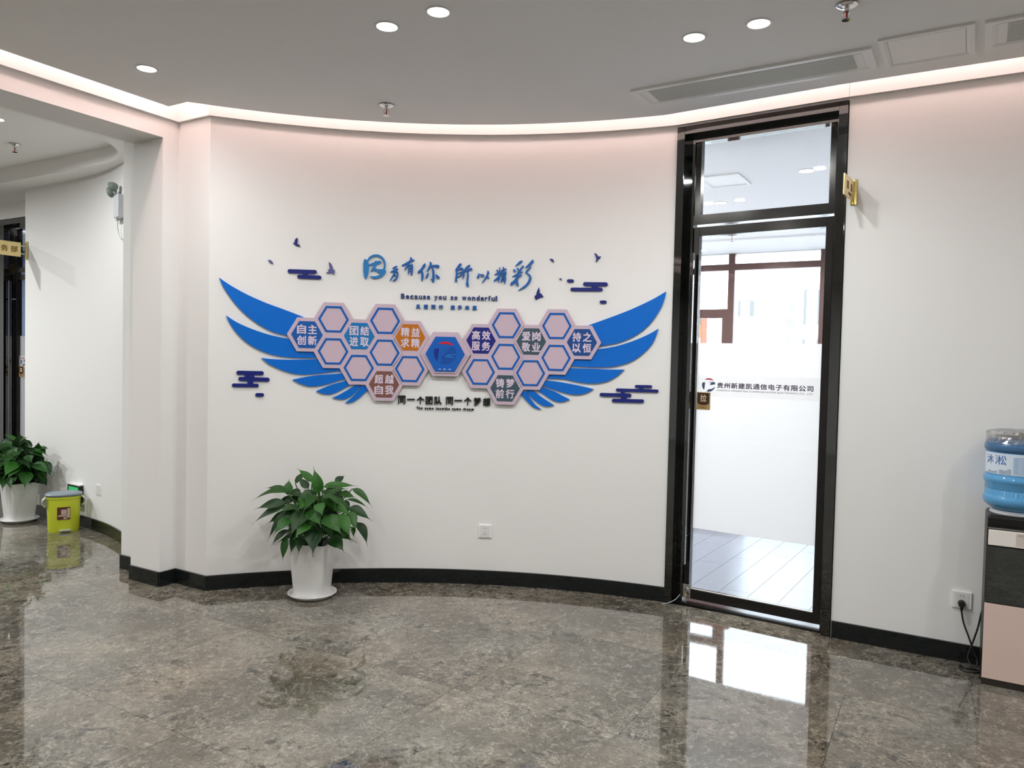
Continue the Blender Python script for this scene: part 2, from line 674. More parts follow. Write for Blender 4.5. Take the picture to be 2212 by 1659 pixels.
# warm LED strip lying on the ceiling panel's edge inside the cove
LEDM = mat('led_strip', (1, 0.8, 0.75), 0.5, emit=(1.0, 0.75, 0.695), estr=LED_STRENGTH)
led = strip(mitre(EDGE, 0.115), [(0, 3.098), (0, 3.104), (0.035, 3.104), (0.035, 3.098)], 'led_strip', LEDM, None)
tag(led, 'warm pink LED strip hidden in the ceiling cove above the curved wall', 'light strip')

# ------------------------------------------------------------------ lobby floor of marble tiles
m = MB(); m.prism([p2(-11, -4.7), p2(4.7, -4.7), p2(4.7, 4.43), p2(-11, 4.43)], -0.06, -0.0105)
FLOOR = struct(m.build('floor', mat('grout', (0.10, 0.09, 0.08), 0.8)))
b_lines = [2.73 + 0.9 * k for k in range(-8, 2)] + [4.425]
for r in range(len(b_lines) - 1):
    b0, b1 = b_lines[r], b_lines[r + 1]
    step, anchor = (0.72, -1.06) if (len(b_lines) - 1 - r) % 2 == 0 else (1.36, -3.2)
    k0 = math.floor((-10.9 - anchor) / step)
    k = k0
    g = 0.0007
    while anchor + k * step < 4.65:
        a0, a1 = max(-10.95, anchor + k * step), min(4.65, anchor + (k + 1) * step)
        if a1 - a0 > 0.02:
            m = MB()
            m.prism([p2(a0 + g, b0 + g), p2(a1 - g, b0 + g), p2(a1 - g, b1 - g), p2(a0 + g, b1 - g)], -0.0105, 0.0)
            m.build('tile', MARBLE, FLOOR)
        k += 1

# ------------------------------------------------------------------ glazed office doors
def film_logo(par, O, du, dn, hh, k=1.0):
    """company emblem and name printed on the frosted film; O = lower left of the emblem"""
    red = mat('logo_red', (0.50, 0.03, 0.035), 0.4)
    sl = mat('logo_slate', (0.06, 0.085, 0.17), 0.4)
    emblem(par, O + du * (hh / 2) + Z * (hh / 2), du, Z, dn, hh / 2, red, sl, sl, 0.0006)


def emblem(par, c, x, y, n, r, mred, mleft, mblue, th, front=0.0, solid=None):
    """red cap, dark left leaf, swooping right body inside a circle"""
    def poly(name, pts, mm, lift=0.0):
        m = MB()
        q = [c + x * (i * r) + y * (j * r) + n * (front + lift) for i, j in pts]
        k = len(q)
        q2 = [p + n * th for p in q]
        tr = tessellate_polygon([[Vector((i, j, 0)) for i, j in pts]])
        fs = [tuple(t) for t in tr] + [tuple(i + k for i in reversed(t)) for t in tr] + [(i, (i + 1) % k, (i + 1) % k + k, i + k) for i in range(k)]
        m.add(q + q2, fs)
        return m.build(name, mm, par)
    def arc(a0, a1, n_=14, rr=1.0):
        return [(rr * math.cos(math.radians(a0 + (a1 - a0) * i / n_)), rr * math.sin(math.radians(a0 + (a1 - a0) * i / n_))) for i in range(n_ + 1)]
    cap = arc(130, 42) + [(0.45, 0.72), (0.1, 0.78), (-0.3, 0.79)]
    poly('logo_cap', cap, mred)
    left = arc(160, 228, 10) + [(-0.62, -0.5), (-0.56, 0.1), (-0.52, 0.38)]
    poly('logo_leaf', left, mleft)
    if solid:
        body = arc(34, -118, 22) + [(-0.30, -0.70), (-0.36, -0.35), (-0.26, 0.02), (0.0, 0.34), (0.34, 0.50), (0.62, 0.53)]
        poly('logo_body', body, mblue)
        sw = [(-0.30, -0.32), (-0.12, 0.08), (0.18, 0.36), (0.55, 0.47), (0.22, 0.30), (-0.04, 0.04), (-0.22, -0.32)]
        poly('logo_swoosh', sw, solid, th)
        sw = [(-0.1, -0.35), (0.3, -0.12), (0.98, -0.06), (0.96, -0.16), (0.4, -0.26), (0.85, -0.36), (0.78, -0.46), (0.2, -0.42)]
        poly('logo_swoosh', sw, solid, th)
        return
    right = [(0.0, 0.42), (0.35, 0.45)] + arc(28, 8, 5) + [(0.6, 0.06), (0.3, 0.0), (0.2, 0.12), (0.35, 0.3), (0.55, 0.38), (0.2, 0.36)]
    poly('logo_swoosh', right, mblue)
    low = arc(-12, -112, 12) + [(-0.12, -0.8), (0.02, -0.6), (0.45, -0.58), (0.75, -0.4)]
    poly('logo_base', low, mblue)


def office_door(name, DLp, du2, dn2, H=2.88, zbar=(2.288, 2.301, 2.36), left_casing=0.0, handle=True):
    du, dn = v3(du2), v3(dn2)
    O = Vector((DLp.x, DLp.y, 0))
    root = sroot(name, O)
    W = 0.952

    def bx(nm, u0, u1, v0, v1, z0, z1, mm, par=root, bev=0.0):
        m = MB(); m.box(O, du, dn, Z, u0, u1, v0, v1, z0, z1)
        return m.build(nm, mm, par, None, bev)
    bx('casing', -left_casing, 0.047, -0.13, 0.014, 0, H, CHROME, bev=0.001)
    bx('casing', 0.906, W, -0.13, 0.014, 0, H, CHROME, bev=0.001)
    bx('casing', 0.047, 0.906, -0.13, 0.013, H - 0.048, H, CHROME, bev=0.001)
    z1, z2, z3 = zbar
    bx('frame_stile', 0.047, 0.088, -0.13, -0.058, 0, H - 0.048, CHROME, bev=0.001)
    bx('frame_stile', 0.886, 0.906, -0.13, -0.058, 0, H - 0.048, CHROME, bev=0.001)
    bx('transom_rail', 0.088, 0.886, -0.125, -0.06, H - 0.085, H - 0.048, CHROME, bev=0.001)
    bx('transom_rail', 0.088, 0.886, -0.125, -0.06, z2, z3, FRAME, bev=0.001)
    bx('transom_rail', 0.088, 0.124, -0.12, -0.07, z3, H - 0.085, FRAME)
    bx('transom_rail', 0.853, 0.886, -0.12, -0.07, z3, H - 0.085, FRAME)
    bx('transom_glass', 0.124, 0.853, -0.098, -0.092, z3, H - 0.085, GLASS)
    leaf = bx('door_leaf', 0.091, 0.126, -0.115, -0.068, 0.03, z1, FRAME, bev=0.0015)
    bx('leaf_stile', 0.844, 0.884, -0.115, -0.068, 0.03, z1, FRAME, leaf, bev=0.0015)
    bx('leaf_rail', 0.126, 0.844, -0.115, -0.068, z1 - 0.054, z1, FRAME, leaf, bev=0.0015)
    bx('leaf_rail', 0.126, 0.844, -0.115, -0.068, 0.03, 0.089, FRAME, leaf, bev=0.0015)
    bx('glass_bead', 0.126, 0.844, -0.0795, -0.0705, 0.089, 0.0935, STEEL, leaf)
    bx('leaf_glass', 0.126, 0.844, -0.098, -0.088, 0.089, z1 - 0.054, GLASS, leaf)
    film = bx('frosted_film', 0.127, 0.843, -0.0995, -0.0985, 0.459, 1.591, FILM, root)
    bx('logo_band', 0.127, 0.843, -0.0878, -0.0874, 1.272, 1.40, band_mat(), film)
    vz = -0.0872
    F = O + dn * vz
    film_logo(film, F + du * 0.163 + Z * 1.298, du, dn, 0.082)
    ink = mat('print_plum', (0.065, 0.05, 0.085), 0.5)
    flat_text('company_name', '贵州新建凯通信电子有限公司', F + du * 0.256 + Z * 1.3225, du, Z, dn, 0.548, 0.034, 0.0005, ink, film, 0.022, 1.12)
    flat_text('company_name_latin', 'GUIZHOU XINJIAN KAI COMMUNICATION ELECTRONICS CO., LTD', F + du * 0.255 + Z * 1.3015, du, Z, dn, 0.547, 0.0125, 0.0005, mat('print_grey', (0.16, 0.15, 0.17), 0.5), film, 0.004, 1.08)
    # brass PULL sign
    sg = bx('pull_sign', 0.133, 0.217, -0.0875, -0.0845, 1.188, 1.294, mat('brass_label', (0.48, 0.31, 0.13), 0.35, metal=0.3), leaf)
    PO = O + dn * -0.0843
    pts = [(0.139, 1.290), (0.211, 1.290), (0.211, 1.232)] + [(0.175 + 0.036 * math.cos(t), 1.232 - 0.016 * math.sin(t)) for t in [PI * k / 10 for k in range(1, 10)]] + [(0.139, 1.232)]
    tr = tessellate_polygon([[Vector((i, j, 0)) for i, j in pts]])
    k_ = len(pts)
    m2 = MB(); m2.add([PO + du * i + Z * j for i, j in pts] + [PO + dn * 0.0006 + du * i + Z * j for i, j in pts],
                      [tuple(t) for t in tr] + [tuple(i + k_ for i in reversed(t)) for t in tr] + [(i, (i + 1) % k_, (i + 1) % k_ + k_, i + k_) for i in range(k_)])
    shield = m2.build('sign_shield', mat('label_brown', (0.055, 0.025, 0.012), 0.3), leaf)
    cr_ = mat('label_cream', (0.78, 0.62, 0.40), 0.4)
    flat_text('sign_character', '拉', PO + dn * 0.0007 + du * 0.156 + Z * 1.237, du, Z, dn, 0.039, 0.043, 0.0006, cr_, leaf, 0.012)
    flat_text('sign_word', 'PULL', PO + dn * 0.0002 + du * 0.152 + Z * 1.197, du, Z, dn, 0.046, 0.011, 0.0006, mat('label_brown2', (0.16, 0.08, 0.02), 0.4), leaf, 0.02, 1.15)
    if handle:
        h = MB(); h.box(O, du, dn, Z, 0.094, 0.116, -0.030, -0.004, 0.245, 2.13)
        hd = h.build('pull_handle', CHROME, root, None, 0.003)
        for zz in (0.42, 1.95):
            h = MB(); h.tube([O + du * 0.105 + dn * -0.069 + Z * zz, O + du * 0.105 + dn * -0.028 + Z * zz], 0.009, 10)
            h.build('handle_post', SILVER, hd, 40)
    lk = bx('lock_plate', 0.089, 0.138, -0.069, -0.064, 0.033, 0.114, STEEL, root, 0.001)
    h = MB(); h.lathe(O + du * 0.116 + Z * 0.083 + dn * -0.0645, [(0.0, 0.012), (0.009, 0.012), (0.0125, 0.009), (0.0135, 0.0)], 20, dn)
    h.build('lock_cylinder', SILVER, lk, 40)
    bx('threshold', 0.047, 0.906, -0.13, -0.02, 0.0, 0.012, FRAME, root)
    return root, O, du, dn


_du = (DR - DL).normalized()
_dn = Vector((_du.y, -_du.x))
if _dn.dot(DL) > 0:
    _dn = -_dn
door1, DO, DU, DN = office_door('door_1', DL, _du, _dn)
door2, DO2, DU2, DN2 = office_door('door_2', p2(-8.04, 3.885), U1, -U2, H=2.715, zbar=(2.19, 2.205, 2.255), left_casing=0.5)

# key with tag in the lock of the lobby door
kt = thing('door_key', DO + DU * 0.11 + DN * -0.05 + Z * 0.03, 'brass coloured key hanging from the lock at the foot of the glass door', 'key')
m = MB()
kc = DO + DU * 0.113 + DN * -0.050
m.lathe(kc + Z * 0.052 - DN * 0.0012, [(0.0, 0.0), (0.0125, 0.0), (0.0125, 0.0024), (0.0, 0.0024)], 16, DN)
m.build('key_bow', mat('nickel', (0.60, 0.54, 0.42), 0.3, metal=0.9), kt, 40)
m = MB(); m.box(kc, DU, DN, Z, -0.0035, 0.0035, -0.001, 0.0012, -0.008 + 0.012, 0.042)
m.build('key_blade', mat('nickel'), kt)
m = MB(); m.tube([kc + Z * 0.062, kc + Z * 0.075 - DN * 0.004, kc + Z * 0.083 - DN * 0.012], 0.0022, 6)
m.build('key_ring', mat('nickel'), kt)

lw = MB()
w0 = DO + DU * 0.085 + DN * 0.02
lw.tube(catmull([tuple(w0 + Z * 0.055 - DN * 0.05), tuple(w0 + Z * 0.03 - DN * 0.02 - DU * 0.015), tuple(w0 + Z * 0.008 + DN * 0.01 - DU * 0.05), tuple(w0 + Z * 0.003 + DN * 0.03 - DU * 0.085)], 5), 0.0022, 6)
tag(lw.build('loose_wire', mat('grey_wire', (0.55, 0.6, 0.66), 0.4), None, 60), 'thin grey wire end lying at the foot of the left door casing', 'wire')

# ------------------------------------------------------------------ office behind the lobby door
OB = 9.6
PLANKM = mat('grey_plank', (0.26, 0.295, 0.35), 0.22, spec=0.4, vary=(14, 0.86))
m = MB(); m.prism([p2(-3.3, 4.43), p2(2.6, 4.43), p2(2.6, OB + 0.1), p2(-3.3, OB + 0.1)], -0.06, -0.0125)
offf = struct(m.build('floor_office', mat('plank_joint', (0.18, 0.19, 0.2), 0.7)))
_ang = math.radians(56.5)
pv = Vector((math.cos(_ang), math.sin(_ang), 0)); pu = Vector((pv.y, -pv.x, 0))
P0 = ab(-1.40, 4.95)
rnd = random.Random(4)
offs = {0: 0.58, 1: 0.84, 2: 0.0, 3: 0.27}
plank_meshes = {}
for i in range(-6, 12):
    st = offs.get(i - (-1) if i + 1 in offs else i, rnd.random() * 1.1)
    if i == -1:
        st = 0.58
    if i == 0:
        st = 0.835
    if i == 1:
        st = -0.01
    if i == 2:
        st = 0.25
    for j in range(-1, 5):
        q0 = P0 + pu * (0.187 * i) + pv * (st + 1.1 * j)
        c_ = q0 + pu * 0.0935 + pv * 0.55
        aa, bb = c_.x * U1.x + c_.y * U1.y, c_.x * U2.x + c_.y * U2.y
        if bb - 0.56 < 4.56 and bb + 0.56 < 4.62 or bb > OB or aa < -3.2 or aa > 2.4:
            continue
        lo = 0.0012
        l0 = lo
        bstart = bb - 0.55
        if bstart < 4.52:
            l0 = 4.52 - bstart + 0.03
        m = MB(); m.box(q0, pu, pv, Z, 0.0012, 0.187 - 0.0012, l0, 1.1 - 0.0012, -0.0125, -0.002)
        m.build('plank', PLANKM, offf)
WOFF = mat('office_paint', (0.80, 0.81, 0.82), 0.6)
m = MB(); m.prism([p2(-3.4, 3.95), p2(-3.2, 3.95), p2(-3.2, OB + 0.2), p2(-3.4, OB + 0.2)], 0, 2.95)
struct(m.build('wall_office_west', WOFF))
BACKARC = [q for q in mitre(ARC, -0.13) if q.dot(U1) > -3.38]
m = MB(); m.prism([p2(2.5, 4.49), p2(2.7, 4.49), p2(2.7, OB + 0.2), p2(2.5, OB + 0.2)], 0, 2.95)
struct(m.build('wall_office_east', WOFF))
TR2 = [p2(-2.9, 5.02), p2(-0.80, 5.02), p2(-0.80, 8.6), p2(-2.9, 8.6)]
OUTL = BACKARC + [p2(-0.49, 4.50), p2(2.7, 4.50), p2(2.7, OB + 0.2), p2(-3.38, OB + 0.2)]
m = MB(); m.prism(OUTL, 2.868, 2.89, [TR2])
m.prism(OUTL, 2.89, 2.95)
struct(m.build('ceiling_office', mat('office_ceiling', (0.90, 0.89, 0.90), 0.7)))
# window wall: parapet, side pieces
m = MB(); m.prism([p2(-3.3, OB), p2(2.6, OB), p2(2.6, OB + 0.2), p2(-3.3, OB + 0.2)], 0, 0.85)
m.prism([p2(1.2, OB), p2(2.6, OB), p2(2.6, OB + 0.2), p2(1.2, OB + 0.2)], 0.85, 2.95)
struct(m.build('wall_office_north', WOFF))
WFR = mat('window_bronze', (0.10, 0.05, 0.045), 0.35, metal=0.3)
win = sroot('window_1', ab(-1.0, OB, 0.85))


def wbar(nm, a0, a1, z0, z1, d0=0.0, d1=0.07, mm=WFR):
    m = MB(); m.box(Vector((0, 0, 0)), v3(U1), v3(U2), Z, a0, a1, OB + d0, OB + d1, z0, z1)
    return m.build(nm, mm, win)


for a0, a1 in ((-3.2, -3.14), (-2.42, -2.342), (-1.335, -1.288), (-0.25, -0.20), (1.14, 1.2)):
    wbar('mullion', a0, a1, 0.85, 2.875)
wbar('transom_bar', -3.14, 1.14, 2.66, 2.738, 0.002, 0.066)
wbar('sill_bar', -3.14, 1.14, 0.85, 0.92, 0.002, 0.066)
wbar('head_bar', -3.14, 1.14, 2.865, 2.875, 0.002, 0.066)
wbar('sash_rail', -3.14, -2.42, 2.06, 2.172, 0.004, 0.06)
wbar('sash_stile', -2.482, -2.421, 0.92, 2.06, 0.004, 0.06)
wbar('sash_stile', -3.14, -3.08, 0.92, 2.06, 0.004, 0.06)
for a0, a1 in ((-3.14, -2.42), (-2.342, -1.335), (-1.288, -0.25), (-0.20, 1.14)):
    wbar('pane', a0, a1, 0.92, 2.66, 0.03, 0.034, GLASS)
    wbar('pane', a0, a1, 2.738, 2.866, 0.03, 0.034, GLASS)

# dark wooden cabinet to the left inside the office, seen as a red sheen on the planks
cbn = thing('office_cabinet', ab(-2.15, 7.2, 0), 'red brown wooden cabinet inside the office behind the frosted glass', 'cabinet')
WOODR = mat('red_wood', (0.22, 0.045, 0.025), 0.35, vary=(6, 0.6))
m = MB(); m.box(Vector((0, 0, 0)), v3(U1), v3(U2), Z, -2.65, -1.65, 6.95, 7.45, 0.0, 0.98)
m.build('cabinet_body', WOODR, cbn, None, 0.004)
for a0 in (-2.64, -2.145):
    m = MB(); m.box(Vector((0, 0, 0)), v3(U1), v3(U2), Z, a0, a0 + 0.485, 6.93, 6.951, 0.03, 0.95)
    dd = m.build('cabinet_door', WOODR, cbn)
    m = MB(); m.box(Vector((0, 0, 0)), v3(U1), v3(U2), Z, a0 + (0.43 if a0 < -2.4 else 0.04), a0 + (0.445 if a0 < -2.4 else 0.055), 6.91, 6.931, 0.55, 0.70)
    m.build('handle', STEEL, dd)

# ------------------------------------------------------------------ houses outside the office window
FB = 20.0
KS = FB / OB


def fa(a, z):
    return a * KS, (z - EYE) * KS + EYE


bl = thing('white_building', ab(-3.5, FB, 0), 'white sunlit building across the street outside the office window', 'building')


def fbox(nm, a0, a1, z0, z1, d0, d1, mm, par):
    A0, Z0 = fa(a0, z0); A1, Z1 = fa(a1, z1)
    m = MB(); m.box(Vector((0, 0, 0)), v3(U1), v3(U2), Z, A0, A1, FB + d0, FB + d1, Z0, Z1)
    return m.build(nm, mm, par)


BW = mat('white_render', (0.85, 0.87, 0.88), 0.8)
GREYW = mat('far_glass', (0.15, 0.16, 0.16), 0.5)
fbox('facade', -2.5, 0.6, 0.2, 3.6, 0.0, 2.0, BW, bl)
for a0, a1, z0, z1 in ((-2.285, -2.088, 2.075, 2.27), (-1.507, -1.30, 1.97, 2.39), (-1.51, -1.30, 1.74, 1.795)):
    w_ = fbox('window', a0, a1, z0, z1, -0.03, 0.0, GREYW, bl)
    fbox('blind', a0 + 0.035, a1 - 0.05, z0 - 0.0, z1 - 0.012, -0.05, -0.03, BW, w_)
CYAN = mat('pale_cyan_letter', (0.19, 0.25, 0.255), 0.6)
for txt, (a0, z0), (a1, z1) in (('M', (-1.687, 1.745), (-1.60, 1.79)), ('E', (-1.687, 1.80), (-1.60, 1.845)), ('四', (-1.692, 1.90), (-1.586, 1.96)), ('阳', (-1.692, 1.97), (-1.586, 2.045)), ('米', (-1.685, 2.14), (-1.588, 2.25))):
    A0, Z0 = fa(a0, z0); A1, Z1 = fa(a1, z1)
    flat_text('sign_letter', txt, ab(A0, FB - 0.06, Z0), v3(U1), Z, -v3(U2), A1 - A0, Z1 - Z0, 0.05, CYAN, bl, 0.0)
og = thing('orange_kiosk', ab(-5.8, FB - 1, 0), 'orange walled stall with a dark shrub above, beyond the left window sash', 'building')
FBo = FB
fbox('orange_wall', -2.95, -2.597, 1.787, 1.953, -1.0, -0.6, mat('orange_paint', (0.24, 0.13, 0.045), 0.8), og)
fbox('orange_post', -2.612, -2.590, 1.5, 2.06, -1.02, -0.6, mat('orange_dark', (0.22, 0.07, 0.03), 0.8), og)
fbox('shutter', -2.95, -2.612, -0.68, 1.787, -1.0, -0.6, BW, og)
fbox('hedge', -2.95, -2.612, 1.953, 2.06, -0.98, -0.6, mat('far_hedge', (0.03, 0.04, 0.03), 0.9, vary=(9, 5)), og)
m = MB(); m.prism([p2(-30, OB + 1.2), p2(25, OB + 1.2), p2(25, 60), p2(-30, 60)], -3.2, -3.0)
struct(m.build('ground', mat('street', (0.4, 0.4, 0.4), 0.9)))

# ------------------------------------------------------------------ room behind the corridor door
m = MB()
m.prism([p2(-11, 3.99), p2(-6.4, 3.99), p2(-6.4, 8.0), p2(-11, 8.0)], -0.05, -0.002)
struct(m.build('floor_accounts', mat('accounts_floor', (0.2, 0.2, 0.22), 0.3)))
m = MB(); m.prism([p2(-11, 3.99), p2(-6.4, 3.99), p2(-6.4, 8.0), p2(-11, 8.0)], 2.8, 2.85)
struct(m.build('ceiling_accounts', WOFF))
BLUEW = mat('accounts_wall', (0.20, 0.24, 0.36), 0.7)
m = MB(); m.prism([p2(-6.5, 4.0), p2(-6.4, 4.0), p2(-6.4, 8.0), p2(-6.5, 8.0)], 0, 2.85)
m.prism([p2(-11, 4.0), p2(-10.9, 4.0), p2(-10.9, 8.0), p2(-11, 8.0)], 0, 2.85)
m.prism([p2(-11, 7.9), p2(-6.4, 7.9), p2(-6.4, 8.0), p2(-11, 8.0)], 0, 1.9)
m.prism([p2(-11, 7.9), p2(-8.6, 7.9), p2(-8.6, 8.0), p2(-11, 8.0)], 1.9, 2.85)
m.prism([p2(-7.6, 7.9), p2(-6.4, 7.9), p2(-6.4, 8.0), p2(-7.6, 8.0)], 1.9, 2.85)
struct(m.build('wall_accounts', BLUEW))

# ------------------------------------------------------------------ ceiling fittings
LENS = mat('lamp_lens', (1, 1, 1), 0.4, emit=(1.0, 0.985, 0.96), estr=6.0)
TRIM = mat('lamp_trim', (0.75, 0.75, 0.74), 0.35)


def downlight(z, label, power, grp, r=0.043):
    t = thing('downlight', (0, 0, z), label, 'light', grp)
    O = Vector((0, 0, z))
    m = MB(); m.lathe(O, [(r, -0.001), (r + 0.003, -0.004), (r + 0.010, -0.004), (r + 0.012, 0.0), (r, 0.0)], 28)
    m.build('trim_ring', TRIM, t, 40)
    m = MB(); m.lathe(O, [(0.0, -0.002), (r, -0.002), (r, 0.0)], 28)
    m.build('lens', LENS, t, 40)
    ld = bpy.data.lights.new('downlight_lamp', 'AREA')
    ld.shape = 'DISK'; ld.size = 0.08; ld.energy = power; ld.color = (0.985, 1.0, 0.985)
    ld.spread = math.radians(172)
    lo = bpy.data.objects.new('lamp_light', ld)
    COL.objects.link(lo)
    lo.parent = t
    lo.location = (0, 0, -0.012)
    return t


proto = downlight(ZC, 'x', DOWNLIGHT_W, None)
seen = [(-3.53, 2.37, 'round ceiling spotlight nearest the dropped beam on the left'),
        (-2.134, 2.55, 'ceiling spotlight, left one of the pair above the birds and slogan'),
        (-1.856, 2.54, 'ceiling spotlight, right one of the pair above the slogan, highest in view'),
        (-1.0, 3.25, 'ceiling spotlight, left one of the pair beside the long air vent'),
        (-0.724, 3.24, 'ceiling spotlight, right one of the pair beside the long air vent')]
first = True
for a, b, lab in seen:
    o = proto if first else copy_tree(proto)
    first = False
    o.location = ab(a, b, ZC)
    o['label'] = lab; o['group'] = 'ceiling spotlights in view'
for a, b in [(-2.0, 0.9), (-0.6, 1.3), (1.3, 2.9), (1.5, 1.0), (3.2, 2.6), (3.2, 0.4), (-3.3, 0.0), (-1.6, -1.2), (0.6, -1.0), (2.6, -1.8), (-2.8, -2.8), (-0.6, -3.0), (1.6, -3.2)]:
    o = copy_tree(proto)
    o.location = ab(a, b, ZC)
    o['label'] = 'round ceiling spotlight in the rear of the lobby ceiling, out of view'
    o['group'] = 'spotlights behind the camera'
corr = downlight(3.0, 'round ceiling spotlight in the corridor tray, cut by the left picture edge', DOWNLIGHT_W * 1.4, 'corridor spotlights')
corr.location = on_floor(-8, 257, 3.0)
corr2 = downlight(3.0, 'x', DOWNLIGHT_W * 4.2, None)
for i, (a, b) in enumerate([(-7.6, 1.9), (-9.0, 1.9), (-6.4, 0.4), (-6.4, -1.8)]):
    o = corr2 if i == 0 else copy_tree(corr2)
    o.location = ab(a, b, 3.0)
    o['label'] = 'round ceiling spotlight further along the corridor tray, out of view'
    o['group'] = 'corridor spotlights out of view'
offl = downlight(2.89, 'x', 52.0, None, 0.05)
for i, (a, b, lab) in enumerate([(-0.93, 5.83, 'round lamp in the office ceiling, right of the access hatch, seen through the transom'), (-1.77, 6.67, 'round lamp in the office ceiling nearest the transom bar'), (-2.1, 8.0, 'round lamp in the office ceiling near the window, hidden by the transom'), (-9.2, 5.6, 'unseen round lamp added to brighten the room behind the corridor door')]):
    o = offl if i == 0 else copy_tree(offl)
    o.location = ab(a, b, 2.89 if b != 5.6 else 2.8)  # last one is an unseen lamp, added to brighten the corridor door's room
    o['label'] = lab; o['group'] = 'office ceiling lamps'


def sprinkler(P, label, big=1.0, tray=False):
    t = thing('fire_sprinkler', P, label, 'sprinkler', 'pendent sprinklers')
    m = MB(); m.lathe(P, [(0.014, -0.001), (0.038, -0.002), (0.040, -0.006), (0.030, -0.013), (0.016, -0.017), (0.0, -0.017)], 24)
    m.build('escutcheon', SILVER, t, 40)
    m = MB(); m.lathe(P, [(0.010, -0.017), (0.011, -0.026), (0.008, -0.030), (0.0, -0.030)], 14)
    m.build('body', SILVER, t, 40)
    for s in (-1, 1):
        m = MB(); m.tube([P + Vector((0.009 * s, 0, -0.026)), P + Vector((0.015 * s, 0, -0.038)), P + Vector((0.011 * s, 0, -0.052)), P + Vector((0.002 * s, 0, -0.058))], 0.0026, 6)
        m.build('frame_arm', SILVER, t, 40)
    m = MB(); m.tube([P + Vector((0, 0, -0.030)), P + Vector((0, 0, -0.055))], 0.0035, 8)
    m.build('glass_bulb', mat('red_bulb', (0.55, 0.01, 0.01), 0.1), t, 40)
    m = MB(); m.lathe(P, [(0.0, -0.060), (0.018, -0.060), (0.018, -0.062), (0.0, -0.062)], 16)
    m.build('deflector', SILVER, t, 40)
    return t


sprinkler(on_floor(1830, 9, ZC), 'chrome fire sprinkler with red bulb at top right, beside the ceiling hatch')
sprinkler(on_floor(835, 226, ZC), 'chrome fire sprinkler on the ceiling above the middle of the curved wall')
sprinkler(on_floor(32, 311, 3.0), 'chrome fire sprinkler on the corridor ceiling at far left')
sprinkler(ab(-2.09, 8.40, 2.89), 'chrome fire sprinkler on the office ceiling seen through the door glass')

VENTW = mat('vent_white', (0.88, 0.87, 0.86), 0.4)
VENTG = mat('vent_slat', (0.80, 0.81, 0.79), 0.45)
va = math.radians(-31.5)
VU = Vector((math.cos(va), math.sin(va), 0)); VV = Vector((-VU.y, VU.x, 0))


def frame_ring(o, u0, u1, w0, w1, t, drop):
    """rectangular frame on the ceiling with a sloping inner edge"""
    m = MB()
    rings = [(0, 0.0), (0, -drop), (t * 0.55, -drop), (t, -drop * 0.4), (t, 0.0)]
    vs, k = [], 4
    for inset, dz in rings:
        for u, w in ((u0 + inset, w0 + inset), (u1 - inset, w0 + inset), (u1 - inset, w1 - inset), (u0 + inset, w1 - inset)):
            vs.append(o + VU * u + VV * w + Z * dz)
    fs = []
    for i in range(len(rings)):
        j = (i + 1) % len(rings)
        for c in range(4):
            d = (c + 1) % 4
            fs.append((i * k + c, i * k + d, j * k + d, j * k + c))
    m.add(vs, fs)
    return m


def vent(o, L, Wd, label):
    t = thing('air_vent', o + VU * L / 2 + VV * Wd / 2, label, 'air vent', 'linear ceiling vents')
    frame_ring(o, 0, L, 0, Wd, 0.045, 0.012).build('frame', VENTW, t)
    m = MB(); m.box(o, VU, VV, Z, 0.045, L - 0.045, 0.045, Wd - 0.045, -0.0012, -0.0004)
    m.build('backing', mat('vent_dark', (0.22, 0.22, 0.215), 0.8), t)
    for e in (0.045, L - 0.08):
        m = MB(); m.box(o, VU, VV, Z, e, e + 0.035, 0.045, Wd - 0.045, -0.007, -0.0012)
        m.build('end_strip', VENTW, t)
    n = 13
    w = (Wd - 0.09) / n
    for i in range(n):
        y0 = 0.045 + w * (i + 0.15)
        m = MB()
        vs = [o + VU * u + VV * (y0 + dy) + Z * dz for u in (0.08, L - 0.08) for dy, dz in ((0, -0.0015), (w * 0.5, -0.010), (w * 0.72, -0.010), (w * 0.25, -0.0015))]
        m.add(vs, [(0, 1, 2, 3), (7, 6, 5, 4), (0, 4, 5, 1), (1, 5, 6, 2), (2, 6, 7, 3), (3, 7, 4, 0)])
        m.build('slat', VENTG, t)
    return t


vent(ab(-1.475, 3.722, ZC), 1.14, 0.262, 'long white slatted air vent in the ceiling left of the square hatch')
vent(ab(0.09, 3.63, ZC), 1.14, 0.30, 'white slatted air vent cut by the right picture edge')
ho = ab(-0.305, 3.628, ZC)
ht = thing('ceiling_hatch', ho + VU * 0.18 + VV * 0.175, 'square white access hatch between the two ceiling vents', 'access hatch')
frame_ring(ho, 0, 0.36, 0, 0.35, 0.032, 0.010).build('frame', VENTW, ht)
m = MB(); m.box(ho, VU, VV, Z, 0.034, 0.326, 0.034, 0.316, -0.005, -0.0005)
m.build('panel', VENTW, ht)
# hatch in the office ceiling
ho = ab(-1.70, 5.68, 2.89)
ht = thing('office_hatch', ho + VU * 0.16 + VV * 0.19, 'white access hatch in the office ceiling seen through the door transom', 'access hatch')
frame_ring(ho, 0, 0.32, 0, 0.38, 0.03, 0.012).build('frame', VENTW, ht)
m = MB(); m.box(ho, VU, VV, Z, 0.032, 0.288, 0.032, 0.348, -0.005, -0.0005)
m.build('panel', VENTW, ht)

